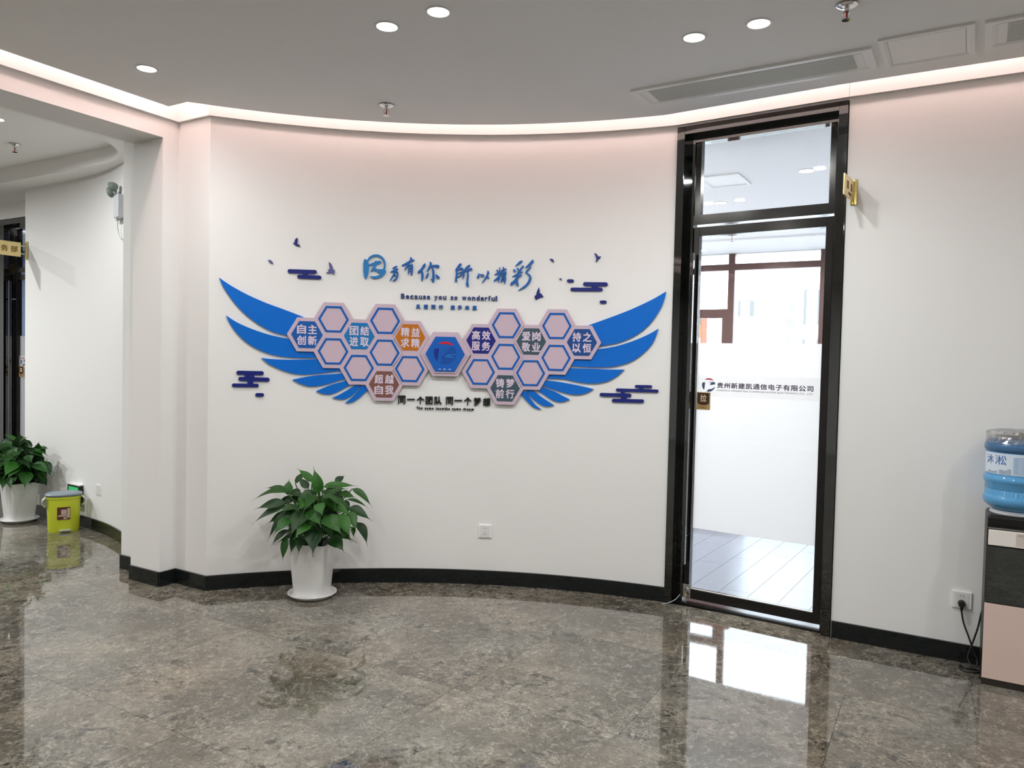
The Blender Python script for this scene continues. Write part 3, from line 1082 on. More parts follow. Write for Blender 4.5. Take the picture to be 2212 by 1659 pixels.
# ------------------------------------------------------------------ pieces fixed on the curved wall
def wall_prism(polys, t0, t1, step=0.07):
    """polygons [(s, z)] raised from t0 to t1 off the curved wall"""
    out = MB()
    for poly in polys:
        bm = bmesh.new()
        n = len(poly)
        lo = [bm.verts.new((s, z, t0)) for s, z in poly]
        hi = [bm.verts.new((s, z, t1)) for s, z in poly]
        bm.faces.new(lo); bm.faces.new(list(reversed(hi)))
        for i in range(n):
            j = (i + 1) % n
            bm.faces.new((lo[i], hi[i], hi[j], lo[j]))
        s0 = min(p[0] for p in poly); s1 = max(p[0] for p in poly)
        k = math.floor(s0 / step) + 1
        while k * step < s1 - 1e-4:
            bmesh.ops.bisect_plane(bm, geom=bm.verts[:] + bm.edges[:] + bm.faces[:], plane_co=(k * step, 0, 0), plane_no=(1, 0, 0))
            k += 1
        bmesh.ops.triangulate(bm, faces=[f for f in bm.faces if len(f.verts) > 4])
        bm.verts.index_update()
        out.add([wp(v.co.x, v.co.y, v.co.z) for v in bm.verts], [[v.index for v in f.verts] for f in bm.faces])
        bm.free()
    return out


def px_poly(pts, ox, oy, k):
    return [on_wall(ox + x / k, oy + y / k) for x, y in pts]


KA, KB = (460, 480, 3.95), (960, 480, 3.95)


def wall_root(name, s, z, label, cat, group=None):
    return thing(name, wp(s, z, 0.0), label, cat, group)


# wings
def feather(outer, hidden, org, parent):
    return wall_prism([px_poly(outer + hidden, *org)], 0.004, 0.012).build('feather', BLUE, parent)


s_, z_ = on_wall(620, 750)
LW = wall_root('wing_panel', s_, z_, 'blue feathered wing on the left of the honeycomb wall display', 'wall decoration', 'blue wings')
for up, lo, hid in [
    ([(52, 473), (150, 540), (300, 622), (450, 688), (600, 743), (745, 798)], [(640, 968), (560, 952), (480, 922), (400, 878), (320, 822), (240, 752), (170, 672), (110, 588), (72, 525)], [(860, 850), (800, 980)]),
    ([(112, 795), (200, 852), (300, 898), (420, 942), (540, 975), (660, 998)], [(880, 1156), (780, 1157), (700, 1155), (600, 1148), (500, 1128), (400, 1092), (320, 1048), (250, 995), (180, 918), (135, 850)], [(900, 1050)]),
    ([(412, 1158), (550, 1171), (700, 1173), (900, 1168)], [(1090, 1268), (950, 1284), (830, 1296), (740, 1298), (650, 1282), (560, 1250), (470, 1206)], [(1150, 1220)]),
    ([(678, 1343), (800, 1318), (900, 1304), (1000, 1297), (1105, 1289)], [(1125, 1336), (1060, 1355), (1000, 1374), (930, 1391), (860, 1400), (800, 1396), (740, 1376)], [(1200, 1290)]),
    ([(880, 1442), (950, 1410), (1030, 1380), (1140, 1352)], [(1165, 1390), (1100, 1428), (1040, 1456), (990, 1468), (930, 1462)], [(1230, 1330)]),
    ([(1018, 1497), (1080, 1470), (1150, 1430), (1205, 1396)], [(1255, 1402), (1220, 1448), (1170, 1490), (1120, 1510), (1070, 1510)], [(1280, 1370)]),
    ([(1128, 1540), (1170, 1508), (1220, 1460), (1265, 1398)], [(1320, 1432), (1260, 1490), (1200, 1530), (1160, 1541)], [(1360, 1380)]),
]:
    feather(catmull(up, 3) + hid + catmull(lo, 3), [], KA, LW)
s_, z_ = on_wall(1330, 770)
RWG = wall_root('wing_panel', s_, z_, 'blue feathered wing on the right of the honeycomb, beside the door', 'wall decoration', 'blue wings')
for up, lo, hid in [
    ([(1895, 592), (1800, 648), (1700, 698), (1600, 743), (1500, 783), (1400, 820), (1240, 877)], [(1325, 1057), (1450, 1037), (1540, 1010), (1620, 973), (1700, 920), (1770, 852), (1822, 780), (1862, 708), (1885, 640)], [(1150, 930), (1200, 1040)]),
    ([(1828, 910), (1750, 955), (1650, 999), (1550, 1035), (1450, 1062), (1305, 1086)], [(1080, 1226), (1250, 1236), (1400, 1235), (1490, 1222), (1580, 1195), (1650, 1156), (1720, 1100), (1780, 1030), (1813, 960)], [(1090, 1150)]),
    ([(1537, 1257), (1400, 1256), (1250, 1250), (1065, 1245)], [(880, 1330), (1020, 1338), (1100, 1355), (1200, 1372), (1290, 1375), (1370, 1363), (1430, 1340), (1490, 1302)], [(860, 1290)]),
    ([(1275, 1423), (1180, 1400), (1080, 1380), (980, 1362), (865, 1348)], [(840, 1392), (950, 1432), (1030, 1456), (1100, 1470), (1170, 1468), (1230, 1450)], [(780, 1340)]),
    ([(1072, 1512), (1000, 1475), (930, 1440), (835, 1404)], [(800, 1438), (860, 1475), (910, 1510), (970, 1532), (1030, 1528)], [(740, 1390)]),
    ([(938, 1560), (890, 1530), (830, 1490), (765, 1441)], [(710, 1450), (750, 1500), (800, 1541), (850, 1567), (900, 1570)], [(690, 1410)]),
    ([(828, 1595), (780, 1560), (740, 1510), (705, 1445)], [(655, 1465), (700, 1520), (750, 1570), (790, 1590)], [(600, 1440)]),
]:
    feather(catmull(up, 3) + hid + catmull(lo, 3), [], KB, RWG)

# honeycombs
HR = 0.1155


def hexa(s, z, r):
    return [(s + r * math.cos(PI / 3 * k), z + r * math.sin(PI / 3 * k)) for k in range(6)]


def fit_grid(cells):
    """cells: (px, py, i, j) -> least squares origin and pitch of a flat-top hexagon grid"""
    q = [(on_wall(px, py, 0.02), i, j) for px, py, i, j, _ in cells]
    # s = s0 + 1.5 r i ; z = z0 + sqrt3 r (j + i/2)
    n = len(q)
    si = sum(i for _, i, _ in q) / n; ss = sum(p[0] for p, _, _ in q) / n
    r1 = sum((i - si) * (p[0] - ss) for p, i, _ in q) / sum((i - si) ** 2 for _, i, _ in q) / 1.5
    kk = [j + i / 2 for _, i, j in q]
    km = sum(kk) / n; zm = sum(p[1] for p, _, _ in q) / n
    r2 = sum((k - km) * (p[1] - zm) for (p, _, _), k in zip(q, kk)) / sum((k - km) ** 2 for k in kk) / math.sqrt(3)
    return ss - 1.5 * r1 * si, zm - math.sqrt(3) * r2 * km, r1, r2


ORANGE = mat('tile_orange', (0.50, 0.15, 0.008), 0.3)
BROWNT = mat('tile_brown', (0.19, 0.085, 0.065), 0.3)
TILEB = mat('tile_royal_blue', (0.006, 0.095, 0.38), 0.3)
TILEC = mat('tile_cerulean', (0.008, 0.17, 0.46), 0.3)
TILEN = mat('tile_navy', (0.012, 0.016, 0.19), 0.3)
TILES = mat('tile_slate', (0.048, 0.085, 0.115), 0.3)
TILED = mat('tile_denim', (0.010, 0.065, 0.26), 0.3)


def honeycomb(cells, label, name='honeycomb_panel'):
    s0, z0, r1, r2 = fit_grid(cells)
    r = max(r1, r2) * 1.003
    cen = [(s0 + 1.5 * r1 * i, z0 + math.sqrt(3) * r2 * (j + i / 2)) for _, _, i, j, _ in cells]
    ms = sum(c[0] for c in cen) / len(cen); mz = sum(c[1] for c in cen) / len(cen)
    t = wall_root(name, ms, mz, label, 'wall decoration', 'honeycomb boards')
    m = wall_prism([hexa(s, z, r * 1.0) for s, z in cen], 0.012, 0.024, 0.06)
    # rim: slightly larger hexagons just behind
    m2 = wall_prism([hexa(s, z, r * 1.045) for s, z in cen], 0.0125, 0.0235, 0.06)
    m2.add(m.v, m.f)
    m2.build('backing_board', LILAC, t)
    for (s, z), (_, _, i, j, spec) in zip(cen, cells):
        if spec is None:
            o_, i_ = hexa(s, z, r * 0.815), hexa(s, z, r * 0.685)
            polys = [[o_[k], o_[(k + 1) % 6], i_[(k + 1) % 6], i_[k]] for k in range(6)]
            wall_prism(polys, 0.0238, 0.0256, 0.06).build('hexagon_outline', RINGB, t)
        else:
            txt, mm = spec
            tile = wall_prism([hexa(s, z, r * 0.825)], 0.0238, 0.0256, 0.06).build('hexagon_tile', mm, t)
            w = r * 0.435
            for n_, ch in enumerate(txt):
                cx_, cy_ = s + (-0.285 if n_ % 2 == 0 else 0.285) * r, z + (0.265 if n_ < 2 else -0.325) * r
                text_mb(ch, lambda a, b, d: wp(cx_ + (a - 0.5) * w * 1.08, cy_ + (b - 0.5) * w * 1.15 + 0.02 * r, 0.0255 + d * 0.0012), 0.026).build('character', PALETXT, tile)
    return t


honeycomb([(662.5, 721.8, 0, 0, ('自主创新', TILEB)), (721.5, 689.6, 1, 0, None), (720, 758, 1, -1, None), (776, 725.6, 2, -1, ('团结进取', TILEC)),
           (833, 694, 3, -1, None), (831, 761.8, 3, -2, None), (774.4, 794.4, 2, -2, None), (886.6, 730, 4, -2, ('精益求精', ORANGE)),
           (884.6, 797.7, 4, -3, None), (829.6, 830.6, 3, -3, ('超越自我', BROWNT))],
          'lilac honeycomb board with the orange tile, left of the centre emblem')
honeycomb([(1039.7, 735, 0, 0, ('高效服务', TILEN)), (1094.7, 702.3, 1, 0, None), (1092, 770.4, 1, -1, None), (1148.6, 737.7, 2, -1, ('爱岗敬业', TILES)),
           (1203, 704.6, 3, -1, None), (1201, 773.7, 3, -2, None), (1146, 806.6, 2, -2, None), (1257.5, 740.3, 4, -2, ('持之以恒', TILED)),
           (1038, 802.8, 0, -1, None), (1090.4, 838.7, 1, -2, ('铸梦前行', TILES))],
          'lilac honeycomb board with navy and slate tiles, right of the centre emblem')
# centre emblem plaque
s_, z_ = on_wall(962, 765, 0.03)
R0 = 0.163
ct = wall_root('emblem_plaque', s_, z_, 'large raised hexagon plaque with red and blue emblem between the honeycombs', 'plaque')
wall_prism([hexa(s_, z_, R0)], 0.026, 0.034, 0.06).build('backing_board', LILAC, ct)
wall_prism([hexa(s_, z_, R0 * 0.87)], 0.034, 0.040, 0.06).build('middle_board', LILAC, ct)
bt = wall_prism([hexa(s_, z_, R0 * 0.785)], 0.040, 0.046, 0.06).build('blue_tile', mat('emblem_ground', (0.004, 0.105, 0.47), 0.3), ct)
c_ = wp(s_, z_ + 0.008, 0.0462)
nx = Vector((math.cos(s_ / RAD), -math.sin(s_ / RAD), 0))
nn = Vector((-math.sin(s_ / RAD), -math.cos(s_ / RAD), 0))
emblem(bt, c_, nx, Z, nn, 0.072, mat('emblem_red', (0.62, 0.008, 0.02), 0.3), mat('emblem_navy', (0.006, 0.025, 0.24), 0.3), mat('emblem_blue', (0.005, 0.07, 0.36), 0.3), 0.0012, solid=mat('emblem_light', (0.012, 0.15, 0.52), 0.3))
for k, w_ in enumerate(('专注', '匠心', '专业')):
    flat_text('motto', w_, wp(s_ - 0.041 + k * 0.0325, z_ - 0.101, 0.0462), nx, Z, nn, 0.0165, 0.008, 0.0006, mat('white_print', (0.8, 0.85, 0.9), 0.4), bt, 0.01)


# lettering lines
def px_text(root, txts, k, org, th, material, bold, nm='letter', t0=0.003):
    """each entry: (text, x0, y0, x1, y1) box in a zoomed crop"""
    for txt, x0, y0, x1, y1 in txts:
        ox, oy = org
        a = on_wall(ox + x0 / k, oy + y1 / k); b = on_wall(ox + x1 / k, oy + y1 / k)
        c = on_wall(ox + x0 / k, oy + y0 / k)
        sa, za, sb, zb, zc = a[0], a[1], b[0], b[1], c[1]
        text_mb(txt, lambda i, j, d: wp(sa + (sb - sa) * i, za + (zb - za) * i + (zc - za) * j, t0 + d * th), bold).build(nm, material, root)


def letters_line(word, x0, x1, ybase0, ybase1, cap, widths):
    """spread letters on a sloping base line; returns boxes"""
    out = []
    n = len(word)
    tot = sum(widths.get(c, 1.0) for c in word)
    x = x0
    for c in word:
        w = (x1 - x0) * widths.get(c, 1.0) / tot
        f = (x + w / 2 - x0) / (x1 - x0)
        yb = ybase0 + (ybase1 - ybase0) * f
        if c != ' ':
            asc = 1.0 if c.isupper() or c in 'bdfhklt' else 0.72
            if c == 't':
                asc = 0.92
            desc = 0.26 if c in 'gjpqy' else 0.0
            out.append((c, x + w * 0.13, yb - cap * asc, x + w * 0.87, yb + cap * desc))
        x += w
    return out


WID = {'i': 0.55, 'l': 0.5, 'f': 0.72, 't': 0.72, 'r': 0.78, 's': 0.85, 'w': 1.35, 'm': 1.45, 'B': 1.15, 'T': 1.15, ' ': 0.75}
sA, zA = on_wall(970, 640)
r1 = wall_root('slogan_lettering', sA, zA, 'row of small blue Latin letters reading Because you so wonderful', 'lettering')
px_text(r1, letters_line('Because you so wonderful', 528, 1582, 628, 655, 54, WID), 5.027, (760, 520), 0.008, LETTERB, 0.02)
r2 = wall_root('slogan_lettering', sA, zA - 0.06, 'row of tiny blue Chinese characters under the Because you line', 'lettering')
px_text(r2, [(c, x, 694 + (x - 700) * 0.018, x + 46, 742 + (x - 700) * 0.018) for c, x in zip('风雨同行携手共赢', (698, 781, 863, 945, 1073, 1150, 1230, 1311))], 5.027, (760, 520), 0.008, TXTBLUE, 0.022, 'character')
sB, zB = on_wall(958, 870)
r3 = wall_root('slogan_lettering', sB, zB, 'row of bold black Chinese characters below the centre emblem', 'lettering')
px_text(r3, [(c, x, y, x1, y1) for c, x, y, x1, y1 in (('同', 160, 1296, 284, 1436), ('一', 314, 1352, 444, 1372), ('个', 474, 1312, 602, 1444), ('团', 626, 1314, 748, 1446), ('队', 778, 1312, 902, 1450),
                                                     ('同', 976, 1318, 1096, 1454), ('一', 1122, 1370, 1252, 1390), ('个', 1284, 1326, 1410, 1462), ('梦', 1448, 1330, 1572, 1470), ('想', 1606, 1336, 1734, 1474))], 7.9, (840, 690), 0.009, INK, 0.02, 'character')
r4 = wall_root('slogan_lettering', sB, zB - 0.05, 'row of tiny black Latin letters under the black Chinese characters', 'lettering')
px_text(r4, letters_line('The same teamthe same dream', 466, 1456, 1528, 1552, 44, WID), 7.9, (840, 690), 0.008, INK, 0.03)

# brush calligraphy, stroke by stroke (x, y, width) traced in a zoomed crop
KC = (760, 520, 5.027)
BRUSH = [
    ('因', LIGHTBLUE, [[(138, 203, 8), (150, 225, 38), (156, 260, 50), (156, 330, 50), (154, 385, 34), (153, 418, 8)],
                      [(172, 228, 10), (190, 195, 18), (225, 170, 20), (272, 162, 20), (318, 178, 19), (348, 215, 18), (360, 262, 17), (352, 310, 18), (338, 350, 22)],
                      [(205, 388, 6), (225, 398, 18), (262, 400, 24), (305, 388, 26), (335, 365, 30)],
                      [(183, 270, 8), (215, 258, 18), (260, 245, 26), (300, 236, 30), (316, 234, 14)],
                      [(262, 228, 16), (258, 262, 24), (240, 295, 24), (222, 322, 18), (208, 336, 6)],
                      [(240, 300, 18), (270, 322, 24), (310, 334, 40), (345, 338, 48)]]),
    ('为', TXTBLUE, [[(494, 276, 6), (470, 290, 16), (450, 302, 14)], [(418, 343, 6), (445, 334, 14), (478, 320, 20), (498, 312, 12)],
                    [(492, 300, 8), (478, 330, 13), (455, 370, 12), (430, 415, 9), (415, 437, 4)], [(484, 336, 10), (500, 352, 14), (497, 385, 13), (482, 415, 16), (455, 437, 14)],
                    [(462, 372, 6), (474, 380, 16)]]),
    ('有', TXTBLUE, [[(543, 267, 8), (562, 268, 18), (600, 245, 16), (640, 226, 20), (676, 212, 10)], [(638, 187, 10), (648, 200, 16), (625, 240, 18), (600, 282, 15), (575, 322, 5)],
                    [(620, 272, 10), (620, 320, 12), (613, 368, 6)], [(620, 274, 8), (650, 268, 16)], [(654, 266, 18), (655, 320, 18), (652, 372, 10)], [(622, 304, 7), (652, 300, 8)], [(622, 334, 7), (652, 330, 8)], [(640, 358, 6), (652, 366, 14)]]),
    ('你', TXTBLUE, [[(795, 254, 12), (785, 275, 24), (760, 312, 20), (728, 345, 20), (726, 356, 8)], [(762, 330, 12), (768, 360, 20), (768, 400, 22), (762, 434, 10)],
                    [(850, 236, 10), (860, 250, 18), (848, 285, 18), (825, 325, 12), (815, 340, 4)], [(848, 288, 14), (885, 276, 16), (930, 276, 22), (944, 282, 16), (925, 302, 8)],
                    [(878, 292, 14), (886, 340, 20), (888, 400, 22), (884, 440, 20), (886, 454, 8)], [(884, 440, 16), (868, 425, 10), (860, 412, 4)], [(832, 350, 8), (824, 375, 18), (808, 405, 12)], [(914, 368, 8), (928, 388, 22), (940, 402, 26)]]),
    ('所', TXTBLUE, [[(1190, 250, 8), (1178, 262, 22), (1150, 295, 16), (1130, 325, 10)], [(1136, 318, 10), (1140, 360, 16), (1136, 400, 16), (1132, 440, 20)], [(1142, 330, 10), (1172, 308, 16), (1200, 304, 16), (1204, 322, 14), (1196, 365, 14), (1180, 380, 14), (1148, 398, 8)],
                    [(1150, 358, 8), (1192, 342, 8)], [(1282, 268, 10), (1268, 282, 22), (1238, 305, 14), (1222, 340, 14), (1216, 385, 12), (1206, 418, 4)], [(1222, 338, 10), (1258, 322, 14), (1300, 308, 20), (1296, 322, 8)],
                    [(1262, 324, 12), (1262, 390, 16), (1256, 450, 16), (1256, 475, 26), (1264, 500, 10)]]),
    ('以', TXTBLUE, [[(1378, 356, 8), (1382, 375, 12), (1370, 400, 18), (1374, 412, 6)], [(1396, 362, 8), (1410, 380, 14), (1402, 394, 6)], [(1418, 362, 8), (1432, 382, 14), (1424, 394, 6)],
                    [(1476, 326, 8), (1482, 350, 18), (1466, 390, 14), (1440, 428, 12), (1416, 460, 4)], [(1464, 392, 8), (1486, 404, 14), (1482, 414, 6)]]),
    ('精', TXTBLUE, [[(1574, 316, 6), (1586, 335, 14), (1590, 348, 6)], [(1608, 290, 6), (1606, 340, 14), (1602, 400, 16), (1590, 455, 4)], [(1550, 372, 6), (1585, 358, 14), (1628, 348, 10)], [(1604, 380, 10), (1576, 415, 16), (1548, 438, 12)],
                    [(1622, 328, 8), (1655, 316, 14), (1682, 308, 8)], [(1626, 352, 8), (1676, 340, 10)], [(1616, 378, 8), (1655, 366, 12), (1682, 360, 8)], [(1646, 284, 6), (1650, 330, 14), (1648, 378, 12)],
                    [(1632, 386, 8), (1630, 425, 12), (1618, 456, 6)], [(1636, 390, 8), (1662, 384, 14)], [(1666, 384, 16), (1666, 430, 16), (1658, 468, 8)], [(1636, 414, 7), (1662, 410, 7)], [(1634, 434, 7), (1662, 430, 7)]]),
    ('彩', TXTBLUE, [[(1846, 226, 18), (1825, 240, 22), (1798, 262, 12), (1775, 278, 4)], [(1756, 314, 8), (1768, 326, 18), (1774, 342, 10)], [(1794, 298, 8), (1808, 312, 16), (1812, 326, 8)], [(1862, 280, 16), (1840, 306, 16), (1815, 345, 12), (1790, 372, 6)],
                    [(1744, 392, 6), (1786, 374, 14), (1830, 352, 16), (1856, 338, 8)], [(1808, 330, 8), (1806, 375, 18), (1792, 430, 20), (1800, 480, 22), (1812, 490, 8)], [(1796, 400, 14), (1770, 440, 22), (1738, 470, 24), (1732, 486, 10)], [(1810, 400, 8), (1842, 376, 12)],
                    [(1966, 214, 12), (1960, 232, 26), (1928, 264, 20), (1896, 290, 12), (1890, 300, 4)], [(1942, 286, 12), (1926, 306, 14), (1900, 335, 14), (1890, 356, 8)], [(1896, 350, 8), (1925, 372, 16), (1940, 400, 18), (1930, 440, 20), (1898, 485, 20), (1855, 515, 14), (1808, 543, 3)]]),
]
sC, zC = on_wall(970, 590)
r5 = wall_root('slogan_lettering', sC, zC, 'large blue brush calligraphy slogan above the honeycombs', 'lettering')
for ch, mm, strokes in BRUSH:
    polys = []
    for st in strokes:
        P = catmull([(x, y, w * 1.2) for x, y, w in st], 4)
        Lf, Rt = [], []
        for i, (x, y, w) in enumerate(P):
            x0, y0, _ = P[max(0, i - 1)]; x1, y1, _ = P[min(len(P) - 1, i + 1)]
            dx, dy = x1 - x0, y1 - y0
            dl = math.hypot(dx, dy) or 1
            Lf.append((x - dy / dl * w / 2, y + dx / dl * w / 2)); Rt.append((x + dy / dl * w / 2, y - dx / dl * w / 2))
        for i in range(len(P) - 1):
            polys.append(px_poly([Lf[i], Lf[i + 1], Rt[i + 1], Rt[i]], *KC))
        # round ends
        for (x, y, w) in (P[0], P[-1]):
            if w > 11:
                polys.append(px_poly([(x + w / 2 * math.cos(a), y + w / 2 * math.sin(a)) for a in [PI * k / 5 for k in range(10)]], *KC))
    m = wall_prism(polys, 0.003, 0.012, 9.0)
    m.build('character', mm, r5)

# birds
BIRDS = [(KA, NAVY, 'navy bird cut-out with raised wing, highest bird on the left', [(718, 133), (724, 150), (722, 168), (720, 190), (738, 193), (747, 210), (724, 203), (712, 206), (700, 192), (684, 182), (696, 174), (700, 150)]),
         (KA, PALENAVY, 'small pale violet bird fragment left of the upper cloud', [(470, 325), (490, 322), (508, 338), (514, 355), (500, 352), (485, 347)]),
         (KA, PALENAVY, 'pale violet bird cut-out right of the upper left cloud', [(990, 340), (1010, 355), (1022, 385), (1025, 402), (1041, 412), (1038, 440), (1030, 450), (1015, 432), (1000, 436), (985, 440), (965, 432), (985, 424), (984, 405), (1001, 398), (992, 370)]),
         (KB, NAVY, 'small navy bird fragment right of the calligraphy', [(900, 315), (920, 313), (935, 326), (935, 345), (920, 335), (905, 325)]),
         (KB, NAVY, 'navy bird cut-out nearest the door, above the right cloud', [(1280, 265), (1300, 272), (1318, 296), (1336, 290), (1328, 310), (1310, 324), (1300, 342), (1292, 336), (1300, 318), (1296, 298)]),
         (KB, PALENAVY, 'tiny pale bird fragment left of the short navy bar', [(980, 485), (992, 475), (1008, 495), (994, 492)]),
         (KB, NAVY, 'navy bird cut-out below the end of the calligraphy', [(808, 555), (815, 590), (812, 605), (828, 610), (847, 640), (825, 642), (802, 650), (785, 666), (773, 650), (772, 630), (785, 622), (796, 626), (790, 595)])]
for org, mm, lab, pts in BIRDS:
    q = px_poly(pts, *org)
    o = wall_prism([q], 0.003, 0.010, 9).build('bird_cutout', mm)
    tag(o, lab, 'bird decoration', 'bird cut-outs')

# clouds made of rounded bars
def capsule(x0, y0, x1, y1, r, org):
    a = math.atan2(y1 - y0, x1 - x0)
    pts = []
    for cx_, cy_, st in ((x1 - r * math.cos(a), y1 - r * math.sin(a), a - PI / 2), (x0 + r * math.cos(a), y0 + r * math.sin(a), a + PI / 2)):
        for k in range(9):
            t = st + PI * k / 8
            pts.append((cx_ + r * math.cos(t), cy_ + r * math.sin(t)))
    return px_poly(pts, *org)


def neck(x0, x1, y0, y1, c, org):
    """waist between two bars with flared corners"""
    pts = [(x0 - c, y0), (x0 - c * 0.3, y0 + c * 0.3), (x0, y0 + c)] + [(x0, y1 - c), (x0 - c * 0.3, y1 - c * 0.3), (x0 - c, y1)] + [(x1 + c, y1), (x1 + c * 0.3, y1 - c * 0.3), (x1, y1 - c)] + [(x1, y0 + c), (x1 + c * 0.3, y0 + c * 0.3), (x1 + c, y0)]
    return px_poly(pts, *org)


CLOUDS = [(KA, 'navy cloud ornament of two bars above the left wing', [(637, 418, 887, 426, 17), (720, 464, 926, 473, 16)], [(768, 812, 436, 456, 10)]),
          (KA, 'navy cloud ornament of three bars below the left wing tip', [(200, 1283, 434, 1288, 17), (217, 1336, 484, 1343, 17), (162, 1390, 391, 1393, 15)], [(272, 352, 1298, 1326, 13), (296, 342, 1352, 1380, 13)]),
          (KA, 'short navy pill shaped bar below the three-bar cloud', [(361, 1472, 436, 1473, 15)], []),
          (KB, 'short navy pill shaped bar left of the upper right cloud', [(1047, 502, 1106, 502, 14)], []),
          (KB, 'navy cloud ornament of two bars above the right wing', [(1185, 529, 1396, 531, 17), (1077, 574, 1352, 575, 15)], [(1258, 1312, 544, 562, 9)]),
          (KB, 'short navy pill shaped bar below the upper right cloud', [(1327, 682, 1386, 682, 13)], []),
          (KB, 'navy cloud ornament of four bars below the right wing', [(1627, 1400, 1774, 1403, 12), (1465, 1430, 1829, 1441, 13), (1326, 1470, 1597, 1477, 15), (1430, 1520, 1704, 1526, 15)], [(1664, 1696, 1408, 1430, 9), (1506, 1540, 1440, 1466, 9), (1506, 1556, 1484, 1512, 10)])]
for org, lab, bars, necks in CLOUDS:
    polys = [capsule(*b_, org) for b_ in bars] + [neck(*n_, org) for n_ in necks]
    tag(wall_prism(polys, 0.003, 0.010, 0.15).build('cloud_ornament', NAVY), lab, 'cloud decoration', 'cloud ornaments')

# ------------------------------------------------------------------ sockets and small electrics
def frame_from(n):
    """right, up for a wall whose room-facing normal is n"""
    x = Vector((-n.y, n.x, 0)).normalized()
    return x


def socket(P, n, label, kind='five', name='wall_socket', w=0.086):
    x = frame_from(n)
    if x.dot(CR) < 0:
        x = -x
    t = thing(name, P, label, 'socket', 'wall sockets')
    m = MB(); m.box(P, x, n, Z, -w / 2, w / 2, 0.0005, 0.009, -w / 2, w / 2)
    m.build('plate', PLATEW, t, None, 0.002)
    m = MB(); m.box(P, x, n, Z, -w * 0.36, w * 0.36, 0.0085, 0.0105, -w * 0.43, w * 0.43)
    pl = m.build('insert', mat('socket_insert', (0.72, 0.72, 0.71), 0.35), t, None, 0.0008)
    if kind == 'five':
        for dx, dz, wx, wz in ((-0.0065, 0.020, 0.0022, 0.007), (0.0065, 0.020, 0.0022, 0.007), (0, -0.006, 0.0026, 0.006), (-0.0075, -0.020, 0.004, 0.006), (0.0075, -0.020, 0.004, 0.006)):
            m = MB(); m.box(P, x, n, Z, dx - wx / 2, dx + wx / 2, 0.0104, 0.0109, dz - wz / 2, dz + wz / 2)
            m.build('slot', DARKH, t)
    return t, x


def wall_n(s):
    return Vector((-math.sin(s / RAD), -math.cos(s / RAD), 0))


s_, z_ = on_wall(1048, 1147)
socket(wp(s_, z_), wall_n(s_), 'white five-hole wall socket right of the plant on the curved wall')
NB = -v3(U2)
a_, z_ = on_b(2077.5, 1295, 4.367)
SOCK = ab(a_, 4.367, z_)
socket(SOCK, NB, 'white wall socket with a black plug in it beside the water dispenser')
# plug and cord
XR = v3(U1)
cd = thing('power_cord', SOCK + NB * 0.02 - Z * 0.02, 'black plug and looped power cord of the water dispenser', 'power cord')
BLK = mat('black_rubber', (0.012, 0.011, 0.010), 0.35)
m = MB()
pb = SOCK + Vector((0, 0, -0.016))
m.lathe(pb, [(0.0, 0.040), (0.012, 0.040), (0.016, 0.034), (0.0175, 0.0115), (0.0, 0.0115)], 20, NB)
m.add([q for q in []], [])
m.build('plug', BLK, cd, 40)
m = MB()
m.tube([pb + NB * 0.026, pb + NB * 0.028 - Z * 0.022, pb + NB * 0.028 - Z * 0.036], [0.011, 0.0075, 0.0045], 10)
m.build('strain_relief', BLK, cd, 40)


def wa(a, z, off):
    return ab(a, 4.367, z) + NB * off


cord = catmull([tuple(pb + NB * 0.028 - Z * 0.034), tuple(wa(0.122, 0.205, 0.03)), tuple(wa(0.145, 0.145, 0.04)), tuple(wa(0.165, 0.09, 0.05)), tuple(wa(0.185, 0.04, 0.06)), tuple(wa(0.175, 0.008, 0.09)),
                tuple(wa(0.135, 0.006, 0.10)), tuple(wa(0.115, 0.006, 0.075)), tuple(wa(0.115, 0.006, 0.125)), tuple(wa(0.15, 0.006, 0.145)), tuple(wa(0.19, 0.006, 0.13)), tuple(wa(0.20, 0.007, 0.10)), tuple(wa(0.165, 0.014, 0.085)), tuple(wa(0.145, 0.05, 0.06)), tuple(wa(0.163, 0.12, 0.045)), tuple(wa(0.182, 0.20, 0.05)), tuple(wa(0.192, 0.27, 0.06)), tuple(wa(0.205, 0.325, 0.07)), tuple(wa(0.225, 0.345, 0.08))], 6)
m = MB(); m.tube(cord, 0.0042, 8)
m.build('cord', BLK, cd, 60)


def near_alc(px):
    """distance along the pixel's azimuth to the corridor wall, and the wall normal there"""
    d = ray(px, 800)
    e = Vector((d.x, d.y)).normalized()
    for q0, q1 in zip(ALCP[:-1], ALCP[1:]):
        u = q1 - q0
        den = e.x * u.y - e.y * u.x
        if abs(den) < 1e-9:
            continue
        t = (q0.x * u.y - q0.y * u.x) / den
        w = (q0.x * e.y - q0.y * e.x) / den
        if 0 <= w <= 1 and t > 0:
            nrm = Vector((u.y, -u.x)).normalized()
            return t, Vector((nrm.x, nrm.y, 0))
    return 7.0, NB


dist, nn_ = near_alc(214)
socket(cast(214, 1058, dist), nn_, 'plain white wall plate in the corridor right of the yellow bin', 'blank', 'wall_plate', 0.086)

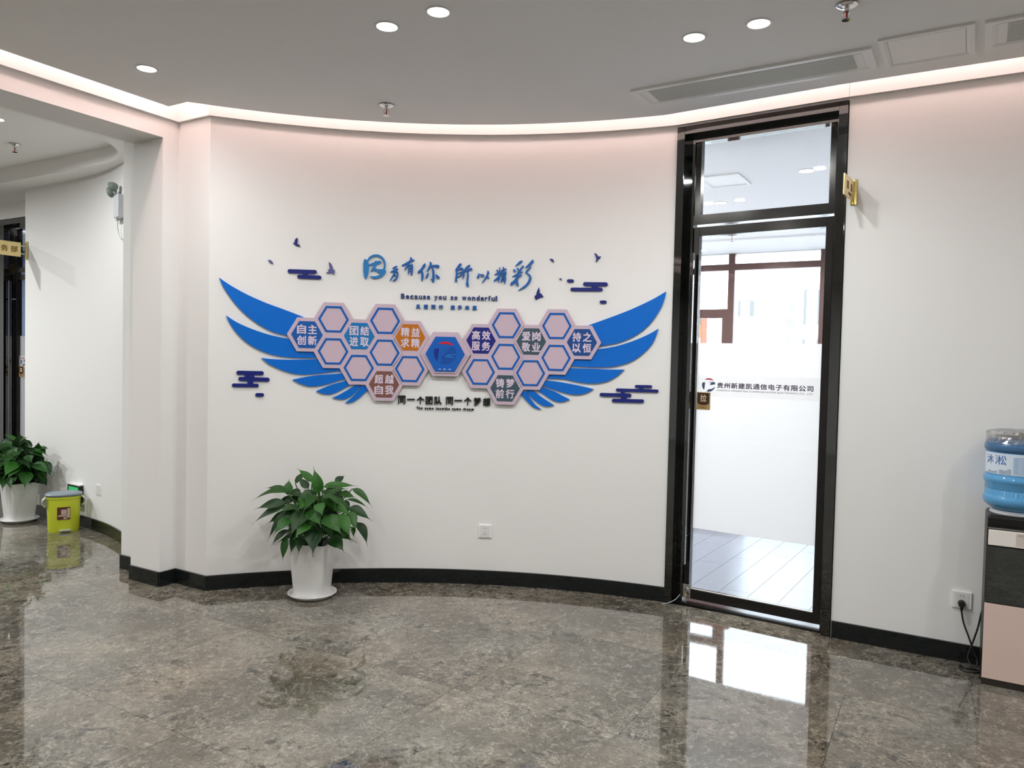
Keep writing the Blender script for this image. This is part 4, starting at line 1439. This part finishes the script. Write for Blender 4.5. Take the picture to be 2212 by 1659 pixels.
# emergency twin-head light on the corridor wall
dist, nn_ = near_alc(262)
P = cast(262, 449, dist)
x = frame_from(nn_)
if x.dot(CR) < 0:
    x = -x
em = thing('emergency_light', P, 'twin-headed emergency light on the corridor wall beside the column', 'emergency light')
GREYP = mat('emergency_grey', (0.55, 0.57, 0.60), 0.4)
m = MB(); m.box(P, x, nn_, Z, -0.016, 0.10, 0.001, 0.05, -0.085, 0.085)
m.build('body', GREYP, em, None, 0.006)
m = MB(); m.box(P, x, nn_, Z, -0.06, -0.014, 0.001, 0.03, -0.095, -0.07)
m.build('bracket', PLATEW, em, None, 0.004)
HEADM = mat('lamp_head_grey', (0.20, 0.24, 0.22), 0.3)
for dx, dy in ((-0.040, 0.155), (-0.074, 0.12)):
    hc = P + x * dx + Z * dy + nn_ * 0.05
    axd = (-x * 0.75 + nn_ * 0.6 - Z * 0.25).normalized()
    m = MB(); m.lathe(hc, [(0.0, -0.042), (0.016, -0.037), (0.034, -0.014), (0.040, 0.012), (0.037, 0.014), (0.0, 0.006)], 24, axd)
    hd = m.build('lamp_head', HEADM, em, 40)
    m = MB(); m.lathe(hc, [(0.0, 0.009), (0.031, 0.012), (0.029, 0.015), (0.0, 0.013)], 24, axd)
    m.build('lens', SILVER, hd, 40)
m = MB(); m.tube([P + Z * 0.082 + nn_ * 0.03, P + Z * 0.105 - x * 0.015 + nn_ * 0.04, P + Z * 0.13 - x * 0.045 + nn_ * 0.05], 0.009, 8)
m.build('neck', HEADM, em, 40)
m = MB(); m.tube(catmull([tuple(P + x * 0.0 - Z * 0.085 + nn_ * 0.02), tuple(P - x * 0.02 - Z * 0.13 + nn_ * 0.02), tuple(P - x * 0.02 - Z * 0.19 + nn_ * 0.012), tuple(P + x * 0.02 - Z * 0.235 + nn_ * 0.008), tuple(P + x * 0.06 - Z * 0.24 + nn_ * 0.006)], 5), 0.004, 6)
m.build('cable', GREYP, em, 60)

# low exit sign on the corridor wall behind the bin
dist, nn_ = near_alc(168)
P = cast(168, 1068, dist)
x = frame_from(nn_)
if x.dot(CR) < 0:
    x = -x
ex = thing('exit_sign', P, 'black box exit sign glowing green, low on the corridor wall behind the yellow bin', 'exit sign')
m = MB(); m.box(P, x, nn_, Z, -0.10, 0.10, 0.001, 0.035, -0.085, 0.09)
m.build('housing', mat('black_gloss', (0.008, 0.010, 0.010), 0.2), ex, None, 0.004)
m = MB(); m.box(P, x, nn_, Z, -0.10, 0.10, 0.002, 0.038, 0.084, 0.093)
m.build('top_edge', PLATEW, ex)
m = MB(); m.box(P, x, nn_, Z, -0.075, 0.075, 0.035, 0.037, -0.05, 0.068)
m.build('green_panel', mat('exit_green', (0.02, 0.22, 0.08), 0.3, emit=(0.04, 0.7, 0.2), estr=0.35), ex)

# ------------------------------------------------------------------ name plates standing out from the walls
def nameplate(A, outw, wallx, nrm, L, Hh, label, chars, cw, ch, sub=None, gap=0.05):
    """A: plate centre on the wall; outw: direction away from the wall; text face normal nrm"""
    t = thing('room_nameplate', A, label, 'sign', 'gold room signs')
    m = MB(); m.box(A, wallx, outw, Z, -0.016, 0.016, 0.0, 0.008, -Hh * 0.62, Hh * 0.62)
    m.build('wall_plate', GOLDB, t, None, 0.002)
    for dz in (-0.5, 0.5):
        m = MB(); m.lathe(A + Z * (dz * Hh * 1.08) + outw * 0.008, [(0.006, 0.0), (0.0055, 0.003), (0.0, 0.004)], 12, outw)
        m.build('screw', GOLDB, t, 40)
        m = MB(); m.tube([A + outw * 0.006 + Z * (dz * Hh * 0.55), A + outw * (gap + 0.006) + Z * (dz * Hh * 0.55)], 0.0045, 10)
        m.build('rod', SILVER, t, 40)
    th = 0.004
    m = MB(); m.box(A, outw, nrm, Z, gap, gap + L, -th, th, -Hh / 2, Hh / 2)
    pl = m.build('panel', GOLD, t, None, 0.0015)
    return t, pl, th


# corridor: accounts office
Ac = ab(-7.085, 3.62, 2.335)
rd = v3(U1)
t_, pl_, th_ = nameplate(Ac, NB, rd, rd, 0.46, 0.125, 'gold sign with brown characters projecting beside the corridor office door', '', 0, 0)
for k, c in enumerate('财务部'):
    off = 0.05 + 0.028 + (2 - k) * 0.078
    flat_text('character', c, Ac + NB * (off + 0.056) + rd * (th_ + 0.0002) - Z * 0.028, -NB, Z, rd, 0.056, 0.056, 0.001, BROWNTXT, pl_, 0.02)
# lobby: right of the door
a_, z_ = on_b(1845, 416, 4.367)
Ar = ab(a_, 4.367, z_)
od = Vector((-0.137, -0.19, 0)).normalized()
nl = Vector((od.y, -od.x, 0))
if nl.dot(CAMP - Ar) < 0:
    nl = -nl
t_, pl_, th_ = nameplate(Ar, od, v3(U1), nl, 0.225, 0.108, 'gold sign projecting from the wall right of the lobby door', '', 0, 0, gap=0.012)
fx = -od
if fx.dot(CR) < 0:
    fx = fx
for k, (c, w_, h_, z0) in enumerate((('副', 0.036, 0.040, 0.000), ('总', 0.036, 0.040, 0.000))):
    st = Ar + od * (0.012 + 0.225 - 0.05 - k * 0.085) + nl * (th_ + 0.0002) + Z * (-0.012)
    flat_text('character', c, st, -od, Z, nl, w_, h_, 0.001, BROWNTXT, pl_, 0.015)
flat_text('character', 'OFFICE', Ar + od * 0.15 + nl * (th_ + 0.0002) - Z * 0.038, -od, Z, nl, 0.07, 0.014, 0.001, BROWNTXT, pl_, 0.01)

# ------------------------------------------------------------------ potted peace lilies
LEAFM = bpy.data.materials.new('lily_leaf')
LEAFM.use_nodes = True
_nt = LEAFM.node_tree
_b = _nt.nodes['Principled BSDF']
_oi = _nt.nodes.new('ShaderNodeObjectInfo')
_rp = _nt.nodes.new('ShaderNodeValToRGB')
_rp.color_ramp.elements[0].color = (0.006, 0.032, 0.006, 1)
_rp.color_ramp.elements[1].color = (0.024, 0.125, 0.010, 1)
_nt.links.new(_oi.outputs['Random'], _rp.inputs[0])
_tc = _nt.nodes.new('ShaderNodeTexCoord')
_nz = _nt.nodes.new('ShaderNodeTexNoise'); _nz.inputs['Scale'].default_value = 22
_nt.links.new(_tc.outputs['Object'], _nz.inputs['Vector'])
_mx = _nt.nodes.new('ShaderNodeMix'); _mx.data_type = 'RGBA'; _mx.blend_type = 'MULTIPLY'
_mx.inputs[0].default_value = 0.45
_nt.links.new(_rp.outputs[0], _mx.inputs[6]); _nt.links.new(_nz.outputs['Fac'], _mx.inputs[7])
_nt.links.new(_mx.outputs[2], _b.inputs['Base Color'])
_b.inputs['Roughness'].default_value = 0.45
_b.inputs['Specular IOR Level'].default_value = 0.28
STEMM = mat('lily_stem', (0.03, 0.085, 0.015), 0.45)


def leaf_mesh(B, T, w, nrm, bow, fold):
    """blade from base B to tip T, bowed along nrm, folded along the midrib"""
    m = MB()
    ax = T - B
    L = ax.length
    side = ax.cross(nrm).normalized()
    up = side.cross(ax).normalized()
    N = 10
    rows = []
    for i in range(N + 1):
        t = i / N
        c = B + ax * t + up * (bow * L * 4 * t * (1 - t) * (0.75 + 0.5 * (1 - t)))
        prof = (math.sin(PI * min(1, t / 0.84) ** 0.72) ** 0.9 if t < 0.84 else 0.0)
        tip = max(0.0, (1 - t)) * 0.28
        hw = w / 2 * max(prof * (1 - 0.25 * t), tip if t > 0.55 else 0.0, 0.03)
        hw *= 1.08
        wob = 0.06 * math.sin(t * 9 + L * 40)
        rows.append([c - side * hw + up * (hw * (fold + wob)), c - side * hw * 0.5 + up * (hw * fold * 0.35), c, c + side * hw * 0.5 + up * (hw * fold * 0.35), c + side * hw + up * (hw * (fold - wob))])
    vs = [p for r in rows for p in r]
    fs = [(i * 5 + k, i * 5 + k + 1, (i + 1) * 5 + k + 1, (i + 1) * 5 + k) for i in range(N) for k in range(4)]
    m.add(vs, fs)
    return m


def square_pot(O, ang, h, wt, wb, parent):
    m = MB()
    rings = [(wb / 2, 0.012, 0.02), (wb / 2 + 0.002, 0.02, 0.022), (wt / 2 - 0.006, h - 0.035, 0.026), (wt / 2, h - 0.004, 0.026), (wt / 2 - 0.003, h, 0.025), (wt / 2 - 0.008, h - 0.003, 0.022), (wt / 2 - 0.014, h - 0.07, 0.02)]
    n = 5
    vs = []
    for hw, z, r in rings:
        for cx_, cy_, st in ((hw - r, hw - r, 0), (-hw + r, hw - r, 90), (-hw + r, -hw + r, 180), (hw - r, -hw + r, 270)):
            for k in range(n):
                t = math.radians(st + 90 * k / (n - 1))
                px_, py_ = cx_ + r * math.cos(t), cy_ + r * math.sin(t)
                vs.append(O + Vector((px_ * math.cos(ang) - py_ * math.sin(ang), px_ * math.sin(ang) + py_ * math.cos(ang), z)))
    K = 4 * n
    fs = [(i * K + k, i * K + (k + 1) % K, (i + 1) * K + (k + 1) % K, (i + 1) * K + k) for i in range(len(rings) - 1) for k in range(K)]
    fs.append(list(reversed(range(K))))
    fs.append([(len(rings) - 1) * K + k for k in range(K)])
    m.add(vs, fs)
    m.build('pot', POTW, parent, 25)
    m = MB()
    m.lathe(O, [(0.0, 0.001), (0.116, 0.001), (0.122, 0.004), (0.140, 0.020), (0.146, 0.024), (0.146, 0.027), (0.142, 0.027), (0.124, 0.011), (0.0, 0.011)], 48)
    m.build('saucer', POTW, parent, 30)
    m = MB()
    q = [(-1, -1), (1, -1), (1, 1), (-1, 1)]
    hw = wt / 2 - 0.032
    vs = [O + Vector((hw * (i * math.cos(ang) - j * math.sin(ang)), hw * (i * math.sin(ang) + j * math.cos(ang)), z)) for z in (h - 0.09, h - 0.045) for i, j in q]
    m.add(vs, [(3, 2, 1, 0), (4, 5, 6, 7)] + [(i, (i + 1) % 4, (i + 1) % 4 + 4, i + 4) for i in range(4)])
    m.build('soil', SOIL, parent)


# leaves of the lobby plant, traced: base, tip (zoomed crop pixels), width, base depth, tip depth (towards the camera), normal tilt
LV = [(820, 415, 765, 132, 115, .02, -.02), (752, 300, 590, 152, 100, -.05, -.12), (575, 315, 705, 178, 60, -.08, -.12), (715, 368, 598, 245, 80, -.02, -.08), (495, 432, 510, 262, 95, .0, -.05),
      (505, 415, 100, 505, 150, .02, .0), (480, 385, 255, 362, 70, -.05, -.1), (470, 515, 138, 592, 95, .05, .05), (475, 545, 115, 745, 125, .05, .08), (505, 610, 265, 748, 85, .0, .0), (470, 600, 278, 935, 60, .08, .12),
      (525, 690, 338, 870, 115, .10, .18), (500, 800, 312, 985, 75, .10, .16), (485, 878, 440, 1150, 78, .10, .14), (705, 615, 515, 880, 175, .12, .25), (735, 520, 555, 600, 130, .06, .12), (715, 730, 555, 908, 125, .16, .27),
      (805, 780, 758, 1090, 175, .16, .28), (625, 870, 608, 1078, 80, .14, .22), (565, 860, 518, 1075, 80, .10, .18), (735, 595, 850, 775, 150, .14, .24), (862, 440, 1090, 592, 120, .08, .18), (815, 525, 868, 668, 110, .16, .24),
      (868, 352, 1245, 342, 95, -.02, -.05), (1000, 312, 1102, 230, 75, -.08, -.14), (885, 420, 1135, 372, 110, .0, .0), (1175, 370, 1390, 570, 85, -.02, .02), (1120, 482, 1362, 582, 55, .0, .05), (1140, 568, 1385, 712, 115, .04, .08),
      (1135, 612, 1220, 835, 110, .10, .18), (1220, 722, 1335, 980, 115, .05, .10), (1015, 640, 1160, 910, 150, .14, .24), (880, 672, 1085, 875, 160, .16, .28), (965, 872, 1098, 1050, 120, .12, .20), (930, 935, 1012, 1008, 65, .12, .18),
      (955, 560, 1175, 655, 120, .08, .14), (802, 452, 640, 372, 75, .02, -.02), (1180, 775, 1190, 895, 45, .06, .1), (640, 420, 470, 420, 90, -.04, -.06), (900, 480, 1010, 640, 120, .06, .1), (640, 560, 520, 700, 120, .04, .08),
      (560, 480, 360, 570, 100, -.05, -.06), (1040, 430, 1220, 470, 90, -.06, -.08), (760, 700, 640, 860, 140, .05, .1), (900, 720, 960, 930, 120, .04, .08), (1060, 500, 1150, 640, 110, -.02, .0), (680, 480, 610, 560, 110, .0, .02), (820, 600, 900, 760, 120, .02, .06),
      (600, 430, 560, 540, 110, -.08, -.1), (980, 400, 1090, 500, 110, -.08, -.1), (1050, 760, 1090, 900, 100, -.02, .02), (600, 760, 560, 900, 100, -.04, .0), (760, 350, 850, 480, 90, -.06, -.06), (700, 400, 830, 520, 100, -.03, 0)]
POT_O = on_floor(674.5, 1286.5)
POT_O.z = 0
PZ = 0.335


def lily(O, label, ang, leaves, facing):
    """leaves given as (base, tip, width) offsets from the pot centre"""
    t = thing('potted_lily', O, label, 'potted plant', 'potted peace lilies')
    square_pot(O, ang, PZ, 0.236, 0.174, t)
    for k, (B, T, w) in enumerate(leaves):
        Bw, Tw = O + B, O + T
        nrm = (Z * 0.75 + facing * 0.55 + Vector((random.uniform(-.35, .35), random.uniform(-.35, .35), random.uniform(-.1, .2)))).normalized()
        if abs(nrm.dot((Tw - Bw).normalized())) > 0.9:
            nrm = facing
        leaf_mesh(Bw, Tw, w, nrm, random.uniform(0.05, 0.13), random.uniform(0.1, 0.35)).build('leaf', LEAFM, t, 60)
        base = O + Vector((random.uniform(-.05, .05), random.uniform(-.05, .05), PZ - 0.05))
        mid = base.lerp(Bw, 0.55) + Z * 0.05
        m = MB(); m.tube(catmull([tuple(base), tuple(mid), tuple(Bw)], 4), [0.0035] * 9, 6)
        m.build('stem', STEMM, t, 60)
    return t


face = (CAMP - POT_O); face.z = 0; face.normalize()
dist0 = math.hypot(POT_O.x, POT_O.y)
leaves = []
for bx_, by_, tx_, ty_, w, d0, d1 in LV:
    kz = 4.878
    B = cast(520 + bx_ / kz, 980 + by_ / kz, dist0 - d0) - POT_O
    T = cast(520 + tx_ / kz, 980 + ty_ / kz, dist0 - d1) - POT_O
    leaves.append((B, T, w / kz * dist0 / FPX * 1.05))
rl = random.Random(5)
for k in range(34):
    th = rl.uniform(0, 2 * PI)
    el = rl.uniform(0.0, 1.0)
    r0, r1 = rl.uniform(0.03, 0.16), rl.uniform(0.14, 0.27)
    zb = 0.36 + 0.30 * el * (1.1 - r0 * 2.2)
    lk_ = Vector((math.cos(th), math.sin(th), 0))
    if lk_.dot(face) < -0.3:
        r0, r1 = r0 * 0.7, r1 * 0.75
    zt = max(zb - rl.uniform(0.02, 0.16), 0.375 - max(0.0, r1 - 0.15) * 0.9)
    leaves.append((lk_ * r0 + Z * max(zb, 0.40), lk_ * r1 + Z * zt, rl.uniform(0.05, 0.085)))
lily(POT_O, 'bushy green peace lily in a white square pot before the curved wall', math.atan2(face.y, face.x) - math.radians(21.5), leaves, face)
# second plant: its own growth, turned
POT2 = on_floor(42, 1125.5)
POT2.z = 0
face2 = (CAMP - POT2); face2.z = 0; face2.normalize()
lv2 = []
for B, T, w, rot in [(B, T, w, Matrix.Rotation(math.radians(d), 3, 'Z')) for d in (180, 25) for B, T, w in leaves]:
    sc = 1.10
    B2, T2 = rot @ B, rot @ T
    lim = 3.54 - (POT2.x * U2.x + POT2.y * U2.y)
    for q in (B2, T2):
        ex_ = (q.x * U2.x + q.y * U2.y) * sc + 0.05 - lim
        if ex_ > 0:
            q.x -= U2.x * ex_ / sc; q.y -= U2.y * ex_ / sc
    lv2.append((Vector((B2.x * sc, B2.y * sc, PZ + (B2.z - PZ) * 0.93)), Vector((T2.x * sc, T2.y * sc, PZ + (T2.z - PZ) * 0.93)), w))
lily(POT2, 'green peace lily in a white pot cut by the left edge, beside the yellow bin', math.atan2(face2.y, face2.x) + math.radians(24.6), lv2, face2)

# ------------------------------------------------------------------ yellow pedal bin
BC = on_floor(128, 1148) + v3(U2) * 0.035
BC.z = 0
bn = thing('pedal_bin', BC, 'yellow pedal bin with grey lid and brown label in the corridor', 'bin')
YEL = mat('bin_yellow', (0.60, 0.66, 0.04), 0.22, spec=0.5)
fb = (CAMP - BC); fb.z = 0; fb.normalize()
fbx = Vector((-fb.y, fb.x, 0))
if fbx.dot(CR) < 0:
    fbx = -fbx


def oval(prof, n=40, ex=2.6):
    """rounded-rectangular section body; prof [(half width, half depth, z)]"""
    m = MB()
    vs = []
    for hw, hd, z in prof:
        for k in range(n):
            t = 2 * PI * k / n
            c, s2 = math.cos(t), math.sin(t)
            vs.append(BC + fbx * (hw * math.copysign(abs(c) ** (2 / ex), c)) + fb * (hd * math.copysign(abs(s2) ** (2 / ex), s2)) + Z * z)
    fs = [(i * n + k, i * n + (k + 1) % n, (i + 1) * n + (k + 1) % n, (i + 1) * n + k) for i in range(len(prof) - 1) for k in range(n)]
    fs += [list(reversed(range(n))), [(len(prof) - 1) * n + k for k in range(n)]]
    return m.add(vs, fs)


oval([(0.108, 0.068, 0.0), (0.111, 0.070, 0.01), (0.120, 0.079, 0.265), (0.125, 0.083, 0.27), (0.125, 0.083, 0.285)]).build('body', YEL, bn, 30)
oval([(0.123, 0.081, 0.286), (0.129, 0.086, 0.29), (0.133, 0.089, 0.302), (0.124, 0.082, 0.312), (0.09, 0.06, 0.318), (0.02, 0.012, 0.320)]).build('lid', mat('lid_grey', (0.22, 0.27, 0.31), 0.35), bn, 40)
m = MB(); m.box(BC, fbx, fb, Z, -0.03, 0.05, 0.065, 0.098, 0.012, 0.024)
m.build('pedal', mat('pedal_grey', (0.42, 0.47, 0.47), 0.35), bn, None, 0.003)
m = MB(); m.box(BC, fbx, fb, Z, -0.045, 0.045, 0.0745, 0.0775, 0.105, 0.205)
lb = m.build('sticker', mat('sticker_brown', (0.10, 0.025, 0.018), 0.5), bn)
for u0, u1, z0, z1 in ((-0.018, 0.020, 0.145, 0.185), (-0.038, 0.022, 0.130, 0.142), (0.024, 0.043, 0.118, 0.195), (-0.002, 0.022, 0.109, 0.124)):
    m = MB(); m.box(BC, fbx, fb, Z, u0, u1, 0.0774, 0.0782, z0, z1)
    m.build('sticker_print', mat('sticker_pale', (0.52, 0.40, 0.33), 0.5), lb)
# clear bag edge hanging out on both sides
BAG = mat('bag_film', (0.75, 0.77, 0.72), 0.25, trans=0.0)
for sgn in (-1, 1):
    m = MB()
    vs, n = [], 7
    for i in range(n):
        for j in range(5):
            t = (i / (n - 1) - 0.5)
            vs.append(BC + fbx * (sgn * (0.127 + 0.022 * math.sin(PI * j / 4) + 0.006 * math.sin(i * 2.1 + j))) + fb * (t * 0.09 + 0.02) + Z * (0.284 - 0.020 * j + 0.004 * math.sin(i * 3)))
    m.add(vs, [(i * 5 + j, i * 5 + j + 1, (i + 1) * 5 + j + 1, (i + 1) * 5 + j) for i in range(n - 1) for j in range(4)])
    m.build('liner_bag', BAG, bn, 60)

# ------------------------------------------------------------------ water dispenser
WC = on_floor(2118, 1477)
WC.z = 0
WX, WY = v3(U1), v3(U2)
WD_, WW_ = 0.235, 0.27
wd = thing('water_dispenser', WC + WX * WW_ / 2 + WY * WD_ / 2, 'black and rose gold water dispenser at the right edge', 'water dispenser')
DBLK = mat('dispenser_black', (0.012, 0.011, 0.010), 0.35, spec=0.3)
BGLS = mat('black_glass', (0.13, 0.14, 0.135), 0.02, metal=0.95)
ROSE = mat('rose_gold_glass', (0.74, 0.56, 0.50), 0.05, spec=0.8)
PALE = mat('pale_gold_glass', (0.86, 0.80, 0.76), 0.06, spec=0.8)


def wbx(nm, x0, x1, y0, y1, z0, z1, mm, par=wd, bev=0.0):
    m = MB(); m.box(WC, WX, WY, Z, x0, x1, y0, y1, z0, z1)
    return m.build(nm, mm, par, None, bev)


wbx('cabinet', 0.0, WW_, 0.008, WD_, 0.012, 0.765, DBLK, bev=0.008)
wbx('base', 0.001, WW_ - 0.001, 0.004, WD_ - 0.01, 0.0, 0.030, mat('base_brown', (0.030, 0.022, 0.018), 0.4), bev=0.002)
wbx('top_cap', 0.0, WW_, 0.004, WD_, 0.738, 0.795, DBLK, bev=0.014)
wbx('trim_strip', 0.004, WW_ - 0.004, 0.0005, 0.01, 0.733, 0.7375, STEEL)
cp = wbx('control_panel', 0.006, WW_ - 0.006, 0.0, 0.01, 0.655, 0.728, PALE, bev=0.003)
flat_text('brand_lettering', 'KONKA', WC + WX * 0.122 + Z * 0.708 + WY * -0.0004, WX, Z, -WY, 0.058, 0.011, 0.0006, mat('brand_grey', (0.35, 0.30, 0.28), 0.4), cp, 0.02, 1.15)
wbx('touch_key', 0.113, 0.146, -0.0006, 0.002, 0.664, 0.722, mat('key_beige', (0.66, 0.57, 0.52), 0.1), cp)
wbx('touch_key', 0.149, 0.182, -0.0006, 0.002, 0.664, 0.722, mat('key_beige'), cp)
wbx('glass_door', 0.004, WW_ - 0.004, 0.0, 0.01, 0.388, 0.650, BGLS, bev=0.001)
wbx('lower_door', 0.002, WW_ - 0.002, 0.0, 0.01, 0.032, 0.384, ROSE, bev=0.001)

WBOT = WC + WX * 0.118 + WY * 0.125
bo = thing('water_bottle', WBOT + Z * 0.795, 'blue water bottle with paper label upside down on the dispenser', 'water bottle')
BOTM = mat('bottle_blue', (0.13, 0.42, 0.76), 0.10, spec=0.5, trans=0.2)
BOTT = mat('bottle_shoulder', (0.06, 0.15, 0.30), 0.12, spec=0.5)
r = 0.137
prof = [(0.0, 0.795), (0.055, 0.795), (0.075, 0.803), (0.098, 0.815), (0.118, 0.828), (0.132, 0.842), (r, 0.856), (r, 0.872), (0.132, 0.880), (0.130, 0.884), (0.131, 0.905), (0.129, 0.909), (0.131, 0.913), (0.131, 0.938), (0.136, 0.946), (r + 0.001, 0.955), (r, 0.964), (0.132, 0.972), (0.130, 0.978), (0.130, 1.086)]
m = MB(); m.lathe(WBOT, prof, 48)
m.build('body', BOTM, bo, 40)
m = MB(); m.lathe(WBOT, [(0.130, 1.086), (0.134, 1.090), (0.138, 1.100), (0.137, 1.118), (0.131, 1.132), (0.118, 1.140), (0.0, 1.140)], 48)
m.build('bottle_base', BOTT, bo, 40)
m = MB(); m.lathe(WBOT, [(0.0, 0.792), (0.105, 0.792), (0.108, 0.800), (0.100, 0.812), (0.0, 0.812)], 40)
m.build('collar', mat('collar_white', (0.62, 0.64, 0.68), 0.3), bo, 40)
LBL = mat('paper_label', (0.66, 0.74, 0.84), 0.3)
fc = (CAMP - WBOT); fc.z = 0; fc.normalize()
fcx = Vector((-fc.y, fc.x, 0))
if fcx.dot(CR) < 0:
    fcx = -fcx


def cyl(u, z, rr=0.1312):
    """point on the bottle: u metres round from the side facing the camera"""
    t = u / rr
    return WBOT + fc * (rr * math.cos(t)) + fcx * (rr * math.sin(t)) + Z * z


def cyl_patch(nm, u0, u1, z0, z1, mm, par, rr=0.1312, n=16):
    m = MB()
    vs = [cyl(u0 + (u1 - u0) * i / n, z, rr) for i in range(n + 1) for z in (z0, z1)]
    m.add(vs, [(2 * i, 2 * i + 2, 2 * i + 3, 2 * i + 1) for i in range(n)])
    return m.build(nm, mm, par, 60)


lb = cyl_patch('label', -0.20, 0.20, 0.985, 1.082, LBL, bo, 0.1308, 40)
cyl_patch('label_text_block', -0.018, 0.03, 0.99, 1.068, mat('label_blue_grey', (0.38, 0.50, 0.70), 0.4), lb, 0.1311)
for i in range(8):
    cyl_patch('label_text_line', 0.0, 0.045, 0.995 + i * 0.009, 0.9985 + i * 0.009, mat('label_pale', (0.60, 0.70, 0.82), 0.4), lb, 0.1313)
DKB = mat('label_ink', (0.02, 0.13, 0.42), 0.4)
text_mb('淞', lambda i, j, d: cyl(-0.098 + 0.052 * i, 1.030 + 0.042 * j, 0.1311 + 0.0006 * d), 0.0).build('label_character', DKB, lb)
text_mb('沐', lambda i, j, d: cyl(-0.155 + 0.048 * i, 1.030 + 0.042 * j, 0.1311 + 0.0006 * d), 0.0).build('label_character', DKB, lb)
mm_ = MB()
hill = [(-0.150, 0.003), (-0.13, 0.014), (-0.115, 0.008), (-0.095, 0.012), (-0.07, 0.020), (-0.05, 0.017), (-0.035, 0.026), (-0.026, 0.024)]
vs = []
for u, h in hill:
    vs += [cyl(u, 0.987, 0.1313), cyl(u, 0.987 + h, 0.1313)]
mm_.add(vs, [(2 * i, 2 * i + 2, 2 * i + 3, 2 * i + 1) for i in range(len(hill) - 1)])
mm_.build('label_mountain', mat('label_hill', (0.22, 0.27, 0.33), 0.6, vary=(120, 2.2)), lb)
# crumpled clear wrap left on the bottle's upturned base
wr = MB()
vs, n = [], 40
rr2 = random.Random(8)
prof = [(0.136, 1.128), (0.134, 1.146), (0.130, 1.160), (0.134, 1.170), (0.126, 1.182), (0.08, 1.186), (0.0, 1.184)]
for i, (q, z) in enumerate(prof):
    for k in range(n):
        t = 2 * PI * k / n
        j = rr2.uniform(-0.004, 0.004) if 0 < i < len(prof) - 1 else 0
        vs.append(WBOT + Vector((math.cos(t) * (q + j), math.sin(t) * (q + j), z + j * 0.8)))
wr.add(vs, [(i * n + k, i * n + (k + 1) % n, (i + 1) * n + (k + 1) % n, (i + 1) * n + k) for i in range(len(prof) - 1) for k in range(n)])
WRAPM = bpy.data.materials.new('clear_wrap')
WRAPM.use_nodes = True
_nt = WRAPM.node_tree
_nt.nodes.remove(_nt.nodes['Principled BSDF'])
_tr = _nt.nodes.new('ShaderNodeBsdfTransparent'); _tr.inputs[0].default_value = (0.90, 0.90, 0.89, 1)
_gl = _nt.nodes.new('ShaderNodeBsdfGlossy'); _gl.inputs['Roughness'].default_value = 0.15
_mx = _nt.nodes.new('ShaderNodeMixShader'); _mx.inputs[0].default_value = 0.28
_nt.links.new(_tr.outputs[0], _mx.inputs[1]); _nt.links.new(_gl.outputs[0], _mx.inputs[2]); _nt.links.new(_mx.outputs[0], _nt.nodes['Material Output'].inputs[0])
wr.build('plastic_wrap', WRAPM, bo)
